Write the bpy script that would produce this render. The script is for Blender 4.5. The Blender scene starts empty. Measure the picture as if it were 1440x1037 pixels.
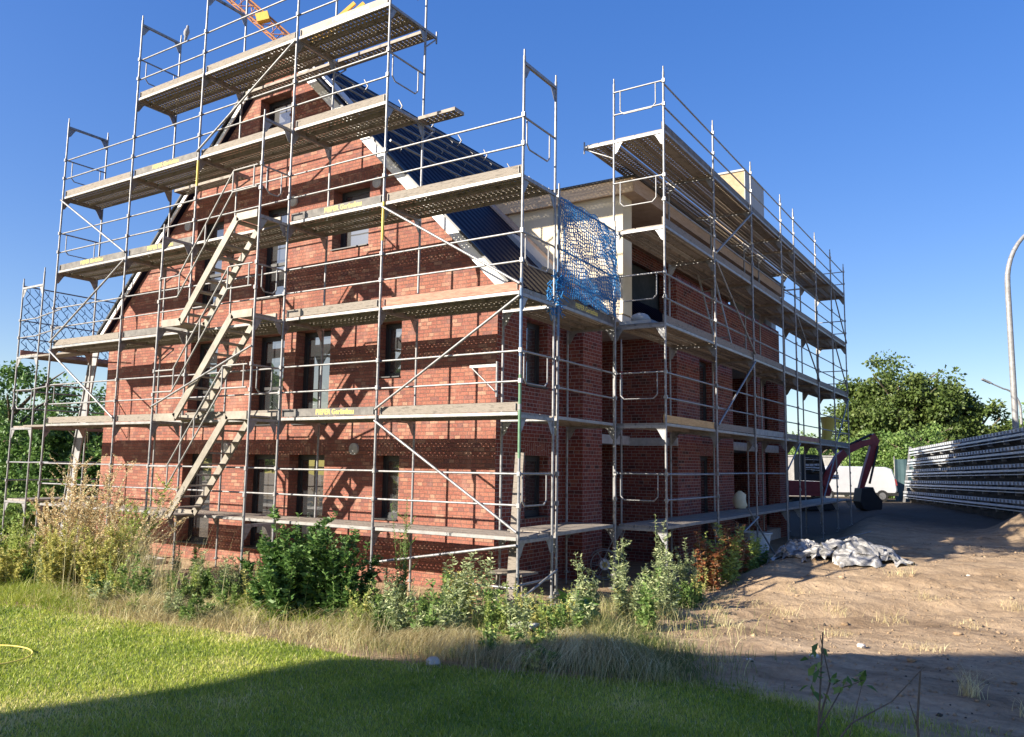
import bpy, math, random
import numpy as np
from mathutils import Vector, Matrix
from mathutils.geometry import tessellate_polygon
random.seed(7); RNG = np.random.default_rng(7)
C = bpy.context.scene
COL = C.collection
R = math.radians

# ------------------------------------------------------------------ camera, sky, sun, exposure
cam_d = bpy.data.cameras.new("camera"); cam = bpy.data.objects.new("camera", cam_d); COL.objects.link(cam)
yaw, pit, rol = R(32.585), R(6.697), R(0.848)
fw = Vector((-math.sin(yaw)*math.cos(pit), math.cos(yaw)*math.cos(pit), math.sin(pit)))
rt0 = Vector((math.cos(yaw), math.sin(yaw), 0)); up0 = rt0.cross(fw)
rt = rt0*math.cos(rol) + up0*math.sin(rol); up = up0*math.cos(rol) - rt0*math.sin(rol)
M = Matrix((rt, up, -fw)).transposed().to_4x4(); M.translation = Vector((5.7207, -11.0628, 1.1644))
cam.matrix_world = M
cam_d.sensor_width = 36; cam_d.sensor_fit = 'HORIZONTAL'; cam_d.lens = 1137.53/1440*36
cam_d.clip_start = 0.05; cam_d.clip_end = 3000
C.camera = cam
C.render.resolution_x = 1024; C.render.resolution_y = 737
SUN = Vector((-0.60, -1.0, 0.54)).normalized()
world = bpy.data.worlds.new("World"); C.world = world; world.use_nodes = True
wn = world.node_tree.nodes; wl = world.node_tree.links
sky = wn.new('ShaderNodeTexSky'); sky.sky_type = 'NISHITA'; sky.sun_disc = False
sky.sun_elevation = math.asin(SUN.z); sky.sun_rotation = math.atan2(SUN.x, SUN.y)
sky.air_density = 1.0; sky.dust_density = 0.7; sky.ozone_density = 3.0; sky.altitude = 100
hs = wn.new('ShaderNodeHueSaturation'); hs.inputs['Saturation'].default_value = 1.72; hs.inputs['Value'].default_value = 1.0; hs.inputs['Hue'].default_value = 0.524
gmn = wn.new('ShaderNodeGamma'); gmn.inputs['Gamma'].default_value = 0.6
wl.new(sky.outputs[0], gmn.inputs['Color']); wl.new(gmn.outputs[0], hs.inputs['Color']); wl.new(hs.outputs[0], wn['Background'].inputs[0]); wn['Background'].inputs[1].default_value = 0.15
sl = bpy.data.lights.new("sun", 'SUN'); so = bpy.data.objects.new("sun", sl); COL.objects.link(so)
sl.energy = 5.0; sl.angle = R(0.5); sl.color = (1.0, 0.90, 0.76)
so.rotation_euler = (-SUN).to_track_quat('-Z', 'Y').to_euler(); so.location = (0, 0, 60)
C.view_settings.view_transform = 'Standard'; C.view_settings.look = 'None'
C.view_settings.exposure = 1.27; C.view_settings.gamma = 1
C.render.engine = 'CYCLES'

# ------------------------------------------------------------------ materials
MATS = {}
def newmat(name):
    m = bpy.data.materials.new(name); m.use_nodes = True
    nt = m.node_tree; return m, nt.nodes, nt.links, nt.nodes['Principled BSDF']
def ramp(n, stops):
    r = n.new('ShaderNodeValToRGB'); e = r.color_ramp.elements
    while len(e) < len(stops): e.new(0.5)
    for el, (p, c) in zip(e, stops): el.position = p; el.color = (*c, 1)
    return r
def surf(name, c1, c2, scale=8, rough=0.7, metal=0.0, bump=0.0, detail=5, coord='Object', stretch=None, spec=0.5, c3=None, bscale=None):
    m, n, l, b = newmat(name)
    tc = n.new('ShaderNodeTexCoord'); src = tc.outputs[coord]
    if stretch:
        mp = n.new('ShaderNodeMapping'); mp.inputs['Scale'].default_value = stretch; l.new(src, mp.inputs[0]); src = mp.outputs[0]
    nz = n.new('ShaderNodeTexNoise'); nz.inputs['Scale'].default_value = scale; nz.inputs['Detail'].default_value = detail
    nz.inputs['Roughness'].default_value = 0.65
    l.new(src, nz.inputs['Vector'])
    st = [(0.32, c1), (0.68, c2)] if c3 is None else [(0.3, c1), (0.5, c2), (0.7, c3)]
    r = ramp(n, st); l.new(nz.outputs['Fac'], r.inputs[0]); l.new(r.outputs[0], b.inputs['Base Color'])
    b.inputs['Roughness'].default_value = rough; b.inputs['Metallic'].default_value = metal
    b.inputs['Specular IOR Level'].default_value = spec
    if bump:
        n2 = n.new('ShaderNodeTexNoise'); n2.inputs['Scale'].default_value = bscale or scale*3; n2.inputs['Detail'].default_value = 6
        l.new(src, n2.inputs['Vector'])
        bp = n.new('ShaderNodeBump'); bp.inputs['Strength'].default_value = bump; bp.inputs['Distance'].default_value = 0.05
        l.new(n2.outputs['Fac'], bp.inputs['Height']); l.new(bp.outputs[0], b.inputs['Normal'])
    MATS[name] = m; return m
def leafmat(name, stops, trans=0.35, rough=0.5):
    m, n, l, b = newmat(name)
    at = n.new('ShaderNodeAttribute'); at.attribute_name = 'rnd'
    r = ramp(n, stops); l.new(at.outputs['Fac'], r.inputs[0]); l.new(r.outputs[0], b.inputs['Base Color'])
    b.inputs['Roughness'].default_value = rough; b.inputs['Specular IOR Level'].default_value = 0.35
    tr = n.new('ShaderNodeBsdfTranslucent'); l.new(r.outputs[0], tr.inputs[0])
    mx = n.new('ShaderNodeMixShader'); mx.inputs[0].default_value = trans
    l.new(b.outputs[0], mx.inputs[1]); l.new(tr.outputs[0], mx.inputs[2]); l.new(mx.outputs[0], n['Material Output'].inputs[0])
    MATS[name] = m; return m
def brickmat(name, ca, cb, cdark, mortar, ctan):
    m, n, l, b = newmat(name)
    uv = n.new('ShaderNodeUVMap')
    bt = n.new('ShaderNodeTexBrick'); bt.inputs['Scale'].default_value = 1.0
    bt.inputs['Brick Width'].default_value = 0.208; bt.inputs['Row Height'].default_value = 0.077; bt.squash = 0.62; bt.squash_frequency = 3
    bt.inputs['Mortar Size'].default_value = 0.006; bt.inputs['Mortar Smooth'].default_value = 0.2
    bt.offset = 0.5; bt.inputs['Color1'].default_value = (0, 0, 0, 1); bt.inputs['Color2'].default_value = (1, 1, 1, 1)
    bt.inputs['Mortar'].default_value = (0.5, 0.5, 0.5, 1)
    wob = n.new('ShaderNodeTexNoise'); wob.inputs['Scale'].default_value = 14; wob.inputs['Detail'].default_value = 3
    l.new(uv.outputs[0], wob.inputs['Vector'])
    sub = n.new('ShaderNodeVectorMath'); sub.operation = 'SUBTRACT'; sub.inputs[1].default_value = (.5, .5, .5); l.new(wob.outputs['Color'], sub.inputs[0])
    sc = n.new('ShaderNodeVectorMath'); sc.operation = 'SCALE'; sc.inputs['Scale'].default_value = 0.012; l.new(sub.outputs[0], sc.inputs[0])
    ad = n.new('ShaderNodeVectorMath'); ad.operation = 'ADD'; l.new(uv.outputs[0], ad.inputs[0]); l.new(sc.outputs[0], ad.inputs[1])
    l.new(ad.outputs[0], bt.inputs['Vector'])
    r = ramp(n, [(0.0, cdark), (0.16, cb), (0.4, ca), (0.62, cb), (0.8, ca), (0.93, ctan)]); l.new(bt.outputs['Color'], r.inputs[0])
    nz = n.new('ShaderNodeTexNoise'); nz.inputs['Scale'].default_value = 28; nz.inputs['Detail'].default_value = 4; l.new(uv.outputs[0], nz.inputs['Vector'])
    big = n.new('ShaderNodeTexNoise'); big.inputs['Scale'].default_value = 0.7; big.inputs['Detail'].default_value = 3; l.new(uv.outputs[0], big.inputs['Vector'])
    mul = n.new('ShaderNodeMix'); mul.data_type = 'RGBA'; mul.blend_type = 'MULTIPLY'; mul.inputs[0].default_value = 0.5
    r2 = ramp(n, [(0.3, (0.35, 0.35, 0.37)), (0.7, (1.4, 1.33, 1.28))]); l.new(nz.outputs['Fac'], r2.inputs[0])
    l.new(r.outputs[0], mul.inputs['A']); l.new(r2.outputs[0], mul.inputs['B'])
    mul2 = n.new('ShaderNodeMix'); mul2.data_type = 'RGBA'; mul2.blend_type = 'MULTIPLY'; mul2.inputs[0].default_value = 0.5
    r3 = ramp(n, [(0.35, (0.82, 0.84, 0.85)), (0.65, (1.12, 1.08, 1.05))]); l.new(big.outputs['Fac'], r3.inputs[0])
    l.new(mul.outputs['Result'], mul2.inputs['A']); l.new(r3.outputs[0], mul2.inputs['B'])
    mm = n.new('ShaderNodeMix'); mm.data_type = 'RGBA'; l.new(bt.outputs['Fac'], mm.inputs[0]); l.new(mul2.outputs['Result'], mm.inputs['A'])
    mm.inputs['B'].default_value = (*mortar, 1)
    st = n.new('ShaderNodeTexNoise'); st.inputs['Scale'].default_value = 0.9; st.inputs['Detail'].default_value = 8; st.inputs['Roughness'].default_value = 0.72
    mpp = n.new('ShaderNodeMapping'); mpp.inputs['Scale'].default_value = (1.6, 0.7, 1); mpp.inputs['Location'].default_value = (7, 3, 0); l.new(uv.outputs[0], mpp.inputs[0]); l.new(mpp.outputs[0], st.inputs['Vector'])
    rs = ramp(n, [(0.52, (0, 0, 0)), (0.72, (0.42, 0.42, 0.42))]); l.new(st.outputs['Fac'], rs.inputs[0])
    bl_ = n.new('ShaderNodeMix'); bl_.data_type = 'RGBA'; l.new(rs.outputs[0], bl_.inputs[0]); l.new(mm.outputs['Result'], bl_.inputs['A']); bl_.inputs['B'].default_value = (*[min(.5, c*1.15+.06) for c in ctan], 1)
    l.new(bl_.outputs['Result'], b.inputs['Base Color'])
    inv = n.new('ShaderNodeMath'); inv.operation = 'MULTIPLY_ADD'; inv.inputs[1].default_value = -1; l.new(bt.outputs['Fac'], inv.inputs[0])
    hz = n.new('ShaderNodeMath'); hz.operation = 'MULTIPLY_ADD'; hz.inputs[1].default_value = 0.35; hz.inputs[2].default_value = 0.7
    l.new(nz.outputs['Fac'], hz.inputs[0]); l.new(hz.outputs[0], inv.inputs[2])
    bp = n.new('ShaderNodeBump'); bp.inputs['Strength'].default_value = 0.7; bp.inputs['Distance'].default_value = 0.012
    l.new(inv.outputs[0], bp.inputs['Height']); l.new(bp.outputs[0], b.inputs['Normal'])
    b.inputs['Roughness'].default_value = 0.85; b.inputs['Specular IOR Level'].default_value = 0.2
    MATS[name] = m; return m

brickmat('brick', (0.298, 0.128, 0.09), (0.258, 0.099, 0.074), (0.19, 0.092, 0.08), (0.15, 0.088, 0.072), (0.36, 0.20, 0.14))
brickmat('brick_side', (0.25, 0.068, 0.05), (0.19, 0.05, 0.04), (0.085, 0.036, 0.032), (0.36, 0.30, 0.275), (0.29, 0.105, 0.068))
surf('galv', (0.12, 0.122, 0.125), (0.30, 0.302, 0.305), 6, 0.5, 0.45, c3=(0.19, 0.19, 0.192))
surf('galv_dull', (0.20, 0.20, 0.20), (0.34, 0.34, 0.335), 6, 0.6, 0.3)
surf('deck_steel', (0.13, 0.11, 0.09), (0.30, 0.265, 0.225), 5, 0.75, 0.1, c3=(0.21, 0.18, 0.15))
surf('alu', (0.22, 0.217, 0.21), (0.36, 0.356, 0.345), 5, 0.5, 0.3)
surf('stair_alu', (0.19, 0.172, 0.14), (0.30, 0.275, 0.23), 5, 0.55, 0.2)
surf('zinc_bright', (0.42, 0.47, 0.53), (0.62, 0.67, 0.72), 4, 0.5, 0.15)
surf('wood_grey', (0.11, 0.097, 0.08), (0.25, 0.22, 0.185), 6, 0.85, bump=0.2, stretch=(1, 1, 5), c3=(0.17, 0.15, 0.125))
surf('wood_red', (0.30, 0.13, 0.09), (0.47, 0.24, 0.17), 5, 0.8, bump=0.2, stretch=(1, 1, 5))
surf('wood_yellow', (0.42, 0.26, 0.10), (0.58, 0.38, 0.17), 6, 0.75, stretch=(1, 1, 5))
surf('board_black', (0.09, 0.085, 0.08), (0.19, 0.18, 0.165), 7, 0.75)
surf('board_tan', (0.32, 0.28, 0.22), (0.46, 0.40, 0.31), 6, 0.8)
surf('yellow_paint', (0.66, 0.52, 0.10), (0.78, 0.63, 0.16), 20, 0.6)
surf('pale_paint', (0.62, 0.56, 0.32), (0.75, 0.69, 0.44), 20, 0.6)
surf('green_tape', (0.08, 0.18, 0.10), (0.14, 0.26, 0.16), 20, 0.6)
surf('blue_paint', (0.09, 0.16, 0.26), (0.16, 0.24, 0.36), 20, 0.6)
surf('concrete', (0.42, 0.40, 0.37), (0.60, 0.58, 0.54), 4, 0.9, bump=0.15)
surf('cream_board', (0.62, 0.53, 0.36), (0.74, 0.65, 0.47), 1.6, 0.85)
surf('grey_board', (0.33, 0.35, 0.36), (0.40, 0.42, 0.43), 2, 0.8)
surf('raw_wood', (0.56, 0.40, 0.24), (0.74, 0.57, 0.38), 4, 0.8, stretch=(1, 1, 8))
surf('soffit_wood', (0.38, 0.27, 0.20), (0.52, 0.39, 0.30), 4, 0.8, stretch=(1, 1, 8))
surf('osb', (0.30, 0.22, 0.13), (0.44, 0.34, 0.215), 7, 0.85)
surf('white_trim', (0.70, 0.70, 0.68), (0.80, 0.80, 0.78), 3, 0.5)
surf('dark_metal', (0.025, 0.027, 0.03), (0.04, 0.042, 0.045), 4, 0.45)
surf('black', (0.012, 0.012, 0.013), (0.02, 0.02, 0.022), 4, 0.6)
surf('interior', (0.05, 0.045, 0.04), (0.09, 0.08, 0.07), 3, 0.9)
surf('plaster_white', (0.7, 0.69, 0.66), (0.78, 0.77, 0.74), 3, 0.8)
surf('crane_yellow', (0.70, 0.42, 0.07), (0.80, 0.50, 0.10), 6, 0.5)
surf('crane_red', (0.36, 0.15, 0.06), (0.48, 0.22, 0.08), 6, 0.5)
surf('red_paint', (0.20, 0.025, 0.028), (0.30, 0.04, 0.04), 5, 0.4)
surf('white_paint', (0.58, 0.59, 0.60), (0.66, 0.665, 0.67), 3, 0.3)
surf('rubber', (0.015, 0.015, 0.015), (0.03, 0.03, 0.03), 9, 0.8)
surf('net_blue', (0.01, 0.13, 0.36), (0.02, 0.22, 0.52), 12, 0.6)
surf('net_dark', (0.03, 0.10, 0.27), (0.05, 0.16, 0.38), 12, 0.6)
surf('fleece', (0.07, 0.07, 0.07), (0.26, 0.255, 0.245), 4.2, 0.9, c3=(0.60, 0.59, 0.57), bump=0.3, bscale=20, stretch=(1, 2.5, 1))
surf('bark', (0.10, 0.075, 0.05), (0.18, 0.14, 0.10), 12, 0.9, bump=0.4)
surf('stem_green', (0.12, 0.17, 0.05), (0.20, 0.26, 0.09), 8, 0.7)
surf('stem_brown', (0.30, 0.22, 0.14), (0.45, 0.35, 0.23), 8, 0.8)
surf('stone', (0.38, 0.365, 0.335), (0.55, 0.535, 0.50), 7, 0.85, bump=0.3)
surf('bird_grey', (0.20, 0.21, 0.24), (0.34, 0.35, 0.38), 12, 0.7)
surf('bag', (0.68, 0.62, 0.42), (0.78, 0.72, 0.52), 4, 0.7)
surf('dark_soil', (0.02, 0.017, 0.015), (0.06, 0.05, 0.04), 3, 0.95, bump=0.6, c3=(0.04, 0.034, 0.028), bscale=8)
surf('tarp_green', (0.05, 0.10, 0.11), (0.08, 0.14, 0.15), 2, 0.7)
def groundmat():
    m, n, l, b = newmat('dirt')
    tc = n.new('ShaderNodeTexCoord')
    a = n.new('ShaderNodeTexNoise'); a.inputs['Scale'].default_value = 0.55; a.inputs['Detail'].default_value = 9; a.inputs['Roughness'].default_value = 0.68
    l.new(tc.outputs['Object'], a.inputs['Vector'])
    r = ramp(n, [(0.30, (0.22, 0.155, 0.098)), (0.46, (0.385, 0.285, 0.185)), (0.58, (0.455, 0.345, 0.23)), (0.75, (0.53, 0.415, 0.29))]); l.new(a.outputs['Fac'], r.inputs[0])
    mp = n.new('ShaderNodeMapping'); mp.inputs['Rotation'].default_value = (0, 0, R(-34)); mp.inputs['Scale'].default_value = (0.5, 3.2, 1)
    l.new(tc.outputs['Object'], mp.inputs[0])
    t = n.new('ShaderNodeTexNoise'); t.inputs['Scale'].default_value = 2.2; t.inputs['Detail'].default_value = 6; l.new(mp.outputs[0], t.inputs['Vector'])
    r2 = ramp(n, [(0.35, (0.72, 0.70, 0.68)), (0.62, (1.12, 1.1, 1.08))]); l.new(t.outputs['Fac'], r2.inputs[0])
    mx = n.new('ShaderNodeMix'); mx.data_type = 'RGBA'; mx.blend_type = 'MULTIPLY'; mx.inputs[0].default_value = 0.8
    l.new(r.outputs[0], mx.inputs['A']); l.new(r2.outputs[0], mx.inputs['B'])
    v = n.new('ShaderNodeTexNoise'); v.inputs['Scale'].default_value = 11; v.inputs['Detail'].default_value = 7; v.inputs['Roughness'].default_value = 0.75
    l.new(tc.outputs['Object'], v.inputs['Vector'])
    r3 = ramp(n, [(0.3, (0.6, 0.57, 0.55)), (0.55, (1.05, 1.03, 1.0))]); l.new(v.outputs['Fac'], r3.inputs[0])
    m3 = n.new('ShaderNodeMix'); m3.data_type = 'RGBA'; m3.blend_type = 'MULTIPLY'; m3.inputs[0].default_value = 0.7
    l.new(mx.outputs['Result'], m3.inputs['A']); l.new(r3.outputs[0], m3.inputs['B']); 
    # soil colour turns darker further back: wide patch behind the house
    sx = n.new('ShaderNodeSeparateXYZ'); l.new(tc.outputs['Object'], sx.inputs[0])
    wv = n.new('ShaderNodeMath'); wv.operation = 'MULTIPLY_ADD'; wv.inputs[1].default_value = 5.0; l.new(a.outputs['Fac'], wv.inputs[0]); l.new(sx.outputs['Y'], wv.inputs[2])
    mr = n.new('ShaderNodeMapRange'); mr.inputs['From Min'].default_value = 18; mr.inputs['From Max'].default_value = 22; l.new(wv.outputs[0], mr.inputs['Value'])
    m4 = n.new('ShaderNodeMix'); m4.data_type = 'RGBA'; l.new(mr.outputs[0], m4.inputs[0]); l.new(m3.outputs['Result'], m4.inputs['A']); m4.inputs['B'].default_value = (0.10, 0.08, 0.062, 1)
    l.new(m4.outputs['Result'], b.inputs['Base Color'])
    bp = n.new('ShaderNodeBump'); bp.inputs['Strength'].default_value = 0.9; bp.inputs['Distance'].default_value = 0.05
    l.new(v.outputs['Fac'], bp.inputs['Height']); l.new(bp.outputs[0], b.inputs['Normal'])
    b.inputs['Roughness'].default_value = 0.95; b.inputs['Specular IOR Level'].default_value = 0.15
    MATS['dirt'] = m
groundmat()
surf('turf', (0.10, 0.15, 0.025), (0.20, 0.24, 0.05), 5, 0.95, c3=(0.15, 0.19, 0.035), bump=0.5, bscale=60)
def glassmat():
    m, n, l, b = newmat('glass')
    tc = n.new('ShaderNodeTexCoord'); nz = n.new('ShaderNodeTexNoise'); nz.inputs['Scale'].default_value = 1.3; l.new(tc.outputs['Object'], nz.inputs['Vector'])
    b.inputs['Base Color'].default_value = (0.02, 0.023, 0.026, 1); b.inputs['Roughness'].default_value = 0.25
    g = n.new('ShaderNodeBsdfGlossy'); g.inputs['Roughness'].default_value = 0.015; g.inputs['Color'].default_value = (0.9, 0.95, 1, 1)
    bp = n.new('ShaderNodeBump'); bp.inputs['Strength'].default_value = 0.03; bp.inputs['Distance'].default_value = 0.05; l.new(nz.outputs['Fac'], bp.inputs['Height']); l.new(bp.outputs[0], g.inputs['Normal'])
    fr = n.new('ShaderNodeFresnel'); fr.inputs[0].default_value = 3.0
    mx = n.new('ShaderNodeMixShader'); l.new(fr.outputs[0], mx.inputs[0]); l.new(b.outputs[0], mx.inputs[1]); l.new(g.outputs[0], mx.inputs[2])
    l.new(mx.outputs[0], n['Material Output'].inputs[0]); MATS['glass'] = m
glassmat()
def tilemat():
    m, n, l, b = newmat('roof_tile')
    uv = n.new('ShaderNodeUVMap')
    w = n.new('ShaderNodeTexWave'); w.wave_type = 'BANDS'; w.bands_direction = 'X'; w.inputs['Scale'].default_value = 1.06; w.inputs['Distortion'].default_value = 0
    l.new(uv.outputs[0], w.inputs['Vector'])
    w2 = n.new('ShaderNodeTexWave'); w2.bands_direction = 'Y'; w2.wave_profile = 'SAW'; w2.inputs['Scale'].default_value = 0.95; l.new(uv.outputs[0], w2.inputs['Vector'])
    a = n.new('ShaderNodeMath'); a.operation = 'ADD'; l.new(w.outputs['Fac'], a.inputs[0]); l.new(w2.outputs['Fac'], a.inputs[1])
    bp = n.new('ShaderNodeBump'); bp.inputs['Strength'].default_value = 1; bp.inputs['Distance'].default_value = 0.025; l.new(a.outputs[0], bp.inputs['Height']); l.new(bp.outputs[0], b.inputs['Normal'])
    b.inputs['Base Color'].default_value = (0.010, 0.011, 0.026, 1); b.inputs['Roughness'].default_value = 0.5; b.inputs['Specular IOR Level'].default_value = 0.06
    MATS['roof_tile'] = m
tilemat()

# ------------------------------------------------------------------ mesh builder
class MB:
    def __init__(s): s.v = []; s.f = []; s.uv = []; s.mi = []; s.sm = []
    def add(s, vs, fs, uv=None, mi=0, sm=False):
        o = len(s.v); s.v += [tuple(p) for p in vs]
        for i, f in enumerate(fs):
            s.f.append(tuple(o+j for j in f)); s.uv.append(uv[i] if uv else None); s.mi.append(mi); s.sm.append(sm)
    def quad(s, a, b, c, d, uv=None, mi=0): s.add([a, b, c, d], [(0, 1, 2, 3)], [uv] if uv else None, mi)
    def tube(s, a, b, r, n=8, mi=0, r2=None, cap=True):
        a = Vector(a); b = Vector(b); d = (b-a).normalized(); r2 = r if r2 is None else r2
        u = d.orthogonal().normalized(); w = d.cross(u)
        vs = [a+(u*math.cos(2*math.pi*i/n)+w*math.sin(2*math.pi*i/n))*r for i in range(n)] + [b+(u*math.cos(2*math.pi*i/n)+w*math.sin(2*math.pi*i/n))*r2 for i in range(n)]
        s.add(vs, [(i, (i+1) % n, n+(i+1) % n, n+i) for i in range(n)], None, mi, True)
        if cap: s.add(vs, [tuple(range(n-1, -1, -1)), tuple(range(n, 2*n))], None, mi)
    def path(s, pts, r, n=6, mi=0):
        if not isinstance(r, (list, tuple)): r = [r]*len(pts)
        for i in range(len(pts)-1): s.tube(pts[i], pts[i+1], r[i], n, mi, r[i+1], cap=True)
    def beam(s, a, b, w, h, upv=(0, 0, 1), mi=0, uvs=False):   # box along a->b, width w sideways, height h along up
        a = Vector(a); b = Vector(b); d = (b-a).normalized(); u = Vector(upv); sd = d.cross(u).normalized(); u = sd.cross(d).normalized()
        vs = []
        for p in (a, b):
            for x, y in ((-1, -1), (1, -1), (1, 1), (-1, 1)): vs.append(p+sd*(x*w/2)+u*(y*h/2))
        s.add(vs, [(3, 2, 1, 0), (4, 5, 6, 7), (0, 1, 5, 4), (1, 2, 6, 5), (2, 3, 7, 6), (3, 0, 4, 7)], None, mi)
    def box(s, lo, hi, mi=0, uvs=False):
        x0, y0, z0 = lo; x1, y1, z1 = hi
        vs = [(x0, y0, z0), (x1, y0, z0), (x1, y1, z0), (x0, y1, z0), (x0, y0, z1), (x1, y0, z1), (x1, y1, z1), (x0, y1, z1)]
        fs = [(3, 2, 1, 0), (4, 5, 6, 7), (0, 1, 5, 4), (1, 2, 6, 5), (2, 3, 7, 6), (3, 0, 4, 7)]
        ax = [(0, 1), (0, 1), (0, 2), (1, 2), (0, 2), (1, 2)]
        s.add(vs, fs, [[(vs[j][a], vs[j][b]) for j in f] for f, (a, b) in zip(fs, ax)], mi)
    def prism(s, poly, ext, mi=0):      # closed polygon extruded along vector
        n = len(poly); p = [Vector(q) for q in poly]; e = Vector(ext)
        s.add(p+[q+e for q in p], [tuple(range(n-1, -1, -1)), tuple(range(n, 2*n))]+[(i, (i+1) % n, n+(i+1) % n, n+i) for i in range(n)], None, mi)
    def disc(s, c, nrm, r, t, n=20, mi=0):
        c = Vector(c); nr = Vector(nrm).normalized(); s.tube(c, c+nr*t, r, n, mi)
    def loft(s, rings, mi=0, sm=True, cap=True):
        n = len(rings[0]); vs = [p for r in rings for p in r]
        s.add(vs, [(k*n+i, k*n+(i+1) % n, (k+1)*n+(i+1) % n, (k+1)*n+i) for k in range(len(rings)-1) for i in range(n)], None, mi, sm)
        if cap: s.add(vs, [tuple(range(n-1, -1, -1)), tuple(range((len(rings)-1)*n, len(rings)*n))], None, mi)
    def ball(s, c, r, mi=0, n=10, m=7):
        c = Vector(c); r = Vector(r if isinstance(r, (tuple, list)) else (r, r, r)); rings = []
        for k in range(1, m):
            t = math.pi*k/m
            rings.append([c+Vector((r.x*math.sin(t)*math.cos(2*math.pi*i/n), r.y*math.sin(t)*math.sin(2*math.pi*i/n), -r.z*math.cos(t))) for i in range(n)])
        s.loft(rings, mi)
    def wall(s, o, ud, vd, outer, holes=(), depth=0.0, nrm=None, mi=0, uo=(0, 0)):
        o = Vector(o); ud = Vector(ud); vd = Vector(vd)
        loops = [[Vector((u, v, 0)) for u, v in outer]]+[[Vector((a, c, 0)), Vector((a, d, 0)), Vector((b, d, 0)), Vector((b, c, 0))] for a, b, c, d in holes]
        flat = [p for lp in loops for p in lp]; tris = tessellate_polygon(loops)
        nv = ud.cross(vd)
        out = []
        for t in tris:
            a, b, c = [flat[i] for i in t]
            if (b-a).cross(c-a).z < 0: t = t[::-1]
            out.append(tuple(t))
        flip = nrm is not None and nv.dot(Vector(nrm)) < 0
        if flip: out = [t[::-1] for t in out]
        s.add([o+ud*p.x+vd*p.y for p in flat], out, [[(flat[i].x+uo[0], flat[i].y+uo[1]) for i in t] for t in out], mi)
        if depth:
            inn = -Vector(nrm)*depth
            for a, b, c, d in holes:
                P = lambda u, v, k: o+ud*u+vd*v+inn*k
                for (u0, v0), (u1, v1) in (((a, c), (a, d)), ((a, d), (b, d)), ((b, d), (b, c)), ((b, c), (a, c))):
                    ln = math.hypot(u1-u0, v1-v0)
                    vert = abs(u1-u0) < 1e-6
                    uv = [(0, v0), (0, v1), (depth, v1), (depth, v0)] if vert else [(u0, 0), (u1, 0), (u1, depth), (u0, depth)]
                    s.quad(P(u0, v0, 0), P(u1, v1, 0), P(u1, v1, 1), P(u0, v0, 1), uv, mi)
    def build(s, name, mats, parent=None, bevel=0):
        if isinstance(mats, str): mats = [mats]
        me = bpy.data.meshes.new(name); me.from_pydata(s.v, [], s.f)
        me.polygons.foreach_set('material_index', s.mi); me.polygons.foreach_set('use_smooth', s.sm)
        if any(u is not None for u in s.uv):
            lay = me.uv_layers.new(name='UVMap'); k = 0; arr = []
            for f, u in zip(s.f, s.uv):
                arr += [c for q in (u if u else [(0, 0)]*len(f)) for c in q]
            lay.data.foreach_set('uv', arr)
        for m in mats: me.materials.append(MATS[m])
        me.update()
        return link(name, me, parent)
def link(name, me, parent=None):
    o = bpy.data.objects.new(name, me); COL.objects.link(o)
    if parent:
        o.parent = parent; o.matrix_parent_inverse = WM(parent).inverted()
    return o
def WM(o):
    m = Matrix.Translation(o.location) if o.type == 'EMPTY' else o.matrix_basis.copy()
    if o.parent: m = WM(o.parent) @ o.matrix_parent_inverse @ o.matrix_basis
    return m
def tag(o, label=None, cat=None, group=None, kind=None):
    for k, v in (('label', label), ('category', cat), ('group', group), ('kind', kind)):
        if v: o[k] = v
    return o
def thing(name, label, cat, loc=(0, 0, 0), group=None):
    o = bpy.data.objects.new(name, None); o.empty_display_size = 0.2; COL.objects.link(o); o.location = loc
    return tag(o, label, cat, group)
def fastmesh(name, V, F, mat, parent=None, rnd=None, smooth=False):   # numpy arrays; F is (n,k)
    me = bpy.data.meshes.new(name); V = np.asarray(V, np.float32); F = np.asarray(F, np.int32)
    me.vertices.add(len(V)); me.vertices.foreach_set('co', V.ravel())
    k = F.shape[1]; me.loops.add(F.size); me.loops.foreach_set('vertex_index', F.ravel())
    me.polygons.add(len(F)); me.polygons.foreach_set('loop_start', np.arange(0, F.size, k, dtype=np.int32))
    if smooth: me.polygons.foreach_set('use_smooth', np.ones(len(F), bool))
    me.update(calc_edges=True); me.validate()
    if rnd is not None:
        a = me.attributes.new('rnd', 'FLOAT', 'POINT'); a.data.foreach_set('value', np.asarray(rnd, np.float32))
    me.materials.append(MATS[mat]); return link(name, me, parent)
# value noise on arrays
_P = RNG.random((256, 256))
def vnoise(x, y):
    xi = np.floor(x).astype(int); yi = np.floor(y).astype(int); fx = x-xi; fy = y-yi
    fx = fx*fx*(3-2*fx); fy = fy*fy*(3-2*fy); g = lambda a, b: _P[a & 255, b & 255]
    return (g(xi, yi)*(1-fx)+g(xi+1, yi)*fx)*(1-fy)+(g(xi, yi+1)*(1-fx)+g(xi+1, yi+1)*fx)*fy
def fbm(x, y, o=4):
    t = 0; a = 0.5
    for i in range(o): t = t+a*vnoise(x*2**i+17*i, y*2**i+31*i); a *= 0.5
    return t
def sstep(a, b, x):
    t = np.clip((x-a)/(b-a), 0, 1); return t*t*(3-2*t)
LAWN = [(-18, -5.2), (-12, -4.4), (-8.5, -4.1), (-3.6, -3.3), (-1.4, -3.4), (0.5, -2.9), (2.4, -2.2), (3.6, -2.25), (4.6, -2.7), (5.3, -3.6), (6.2, -5.0), (9, -7), (9, -16), (-18, -16)]
def inpoly(x, y, poly):
    r = np.zeros(x.shape, bool); n = len(poly)
    for i in range(n):
        x0, y0 = poly[i]; x1, y1 = poly[(i+1) % n]
        c = ((y0 > y) != (y1 > y)) & (x < (x1-x0)*(y-y0)/(y1-y0+1e-12)+x0); r ^= c
    return r
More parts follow.
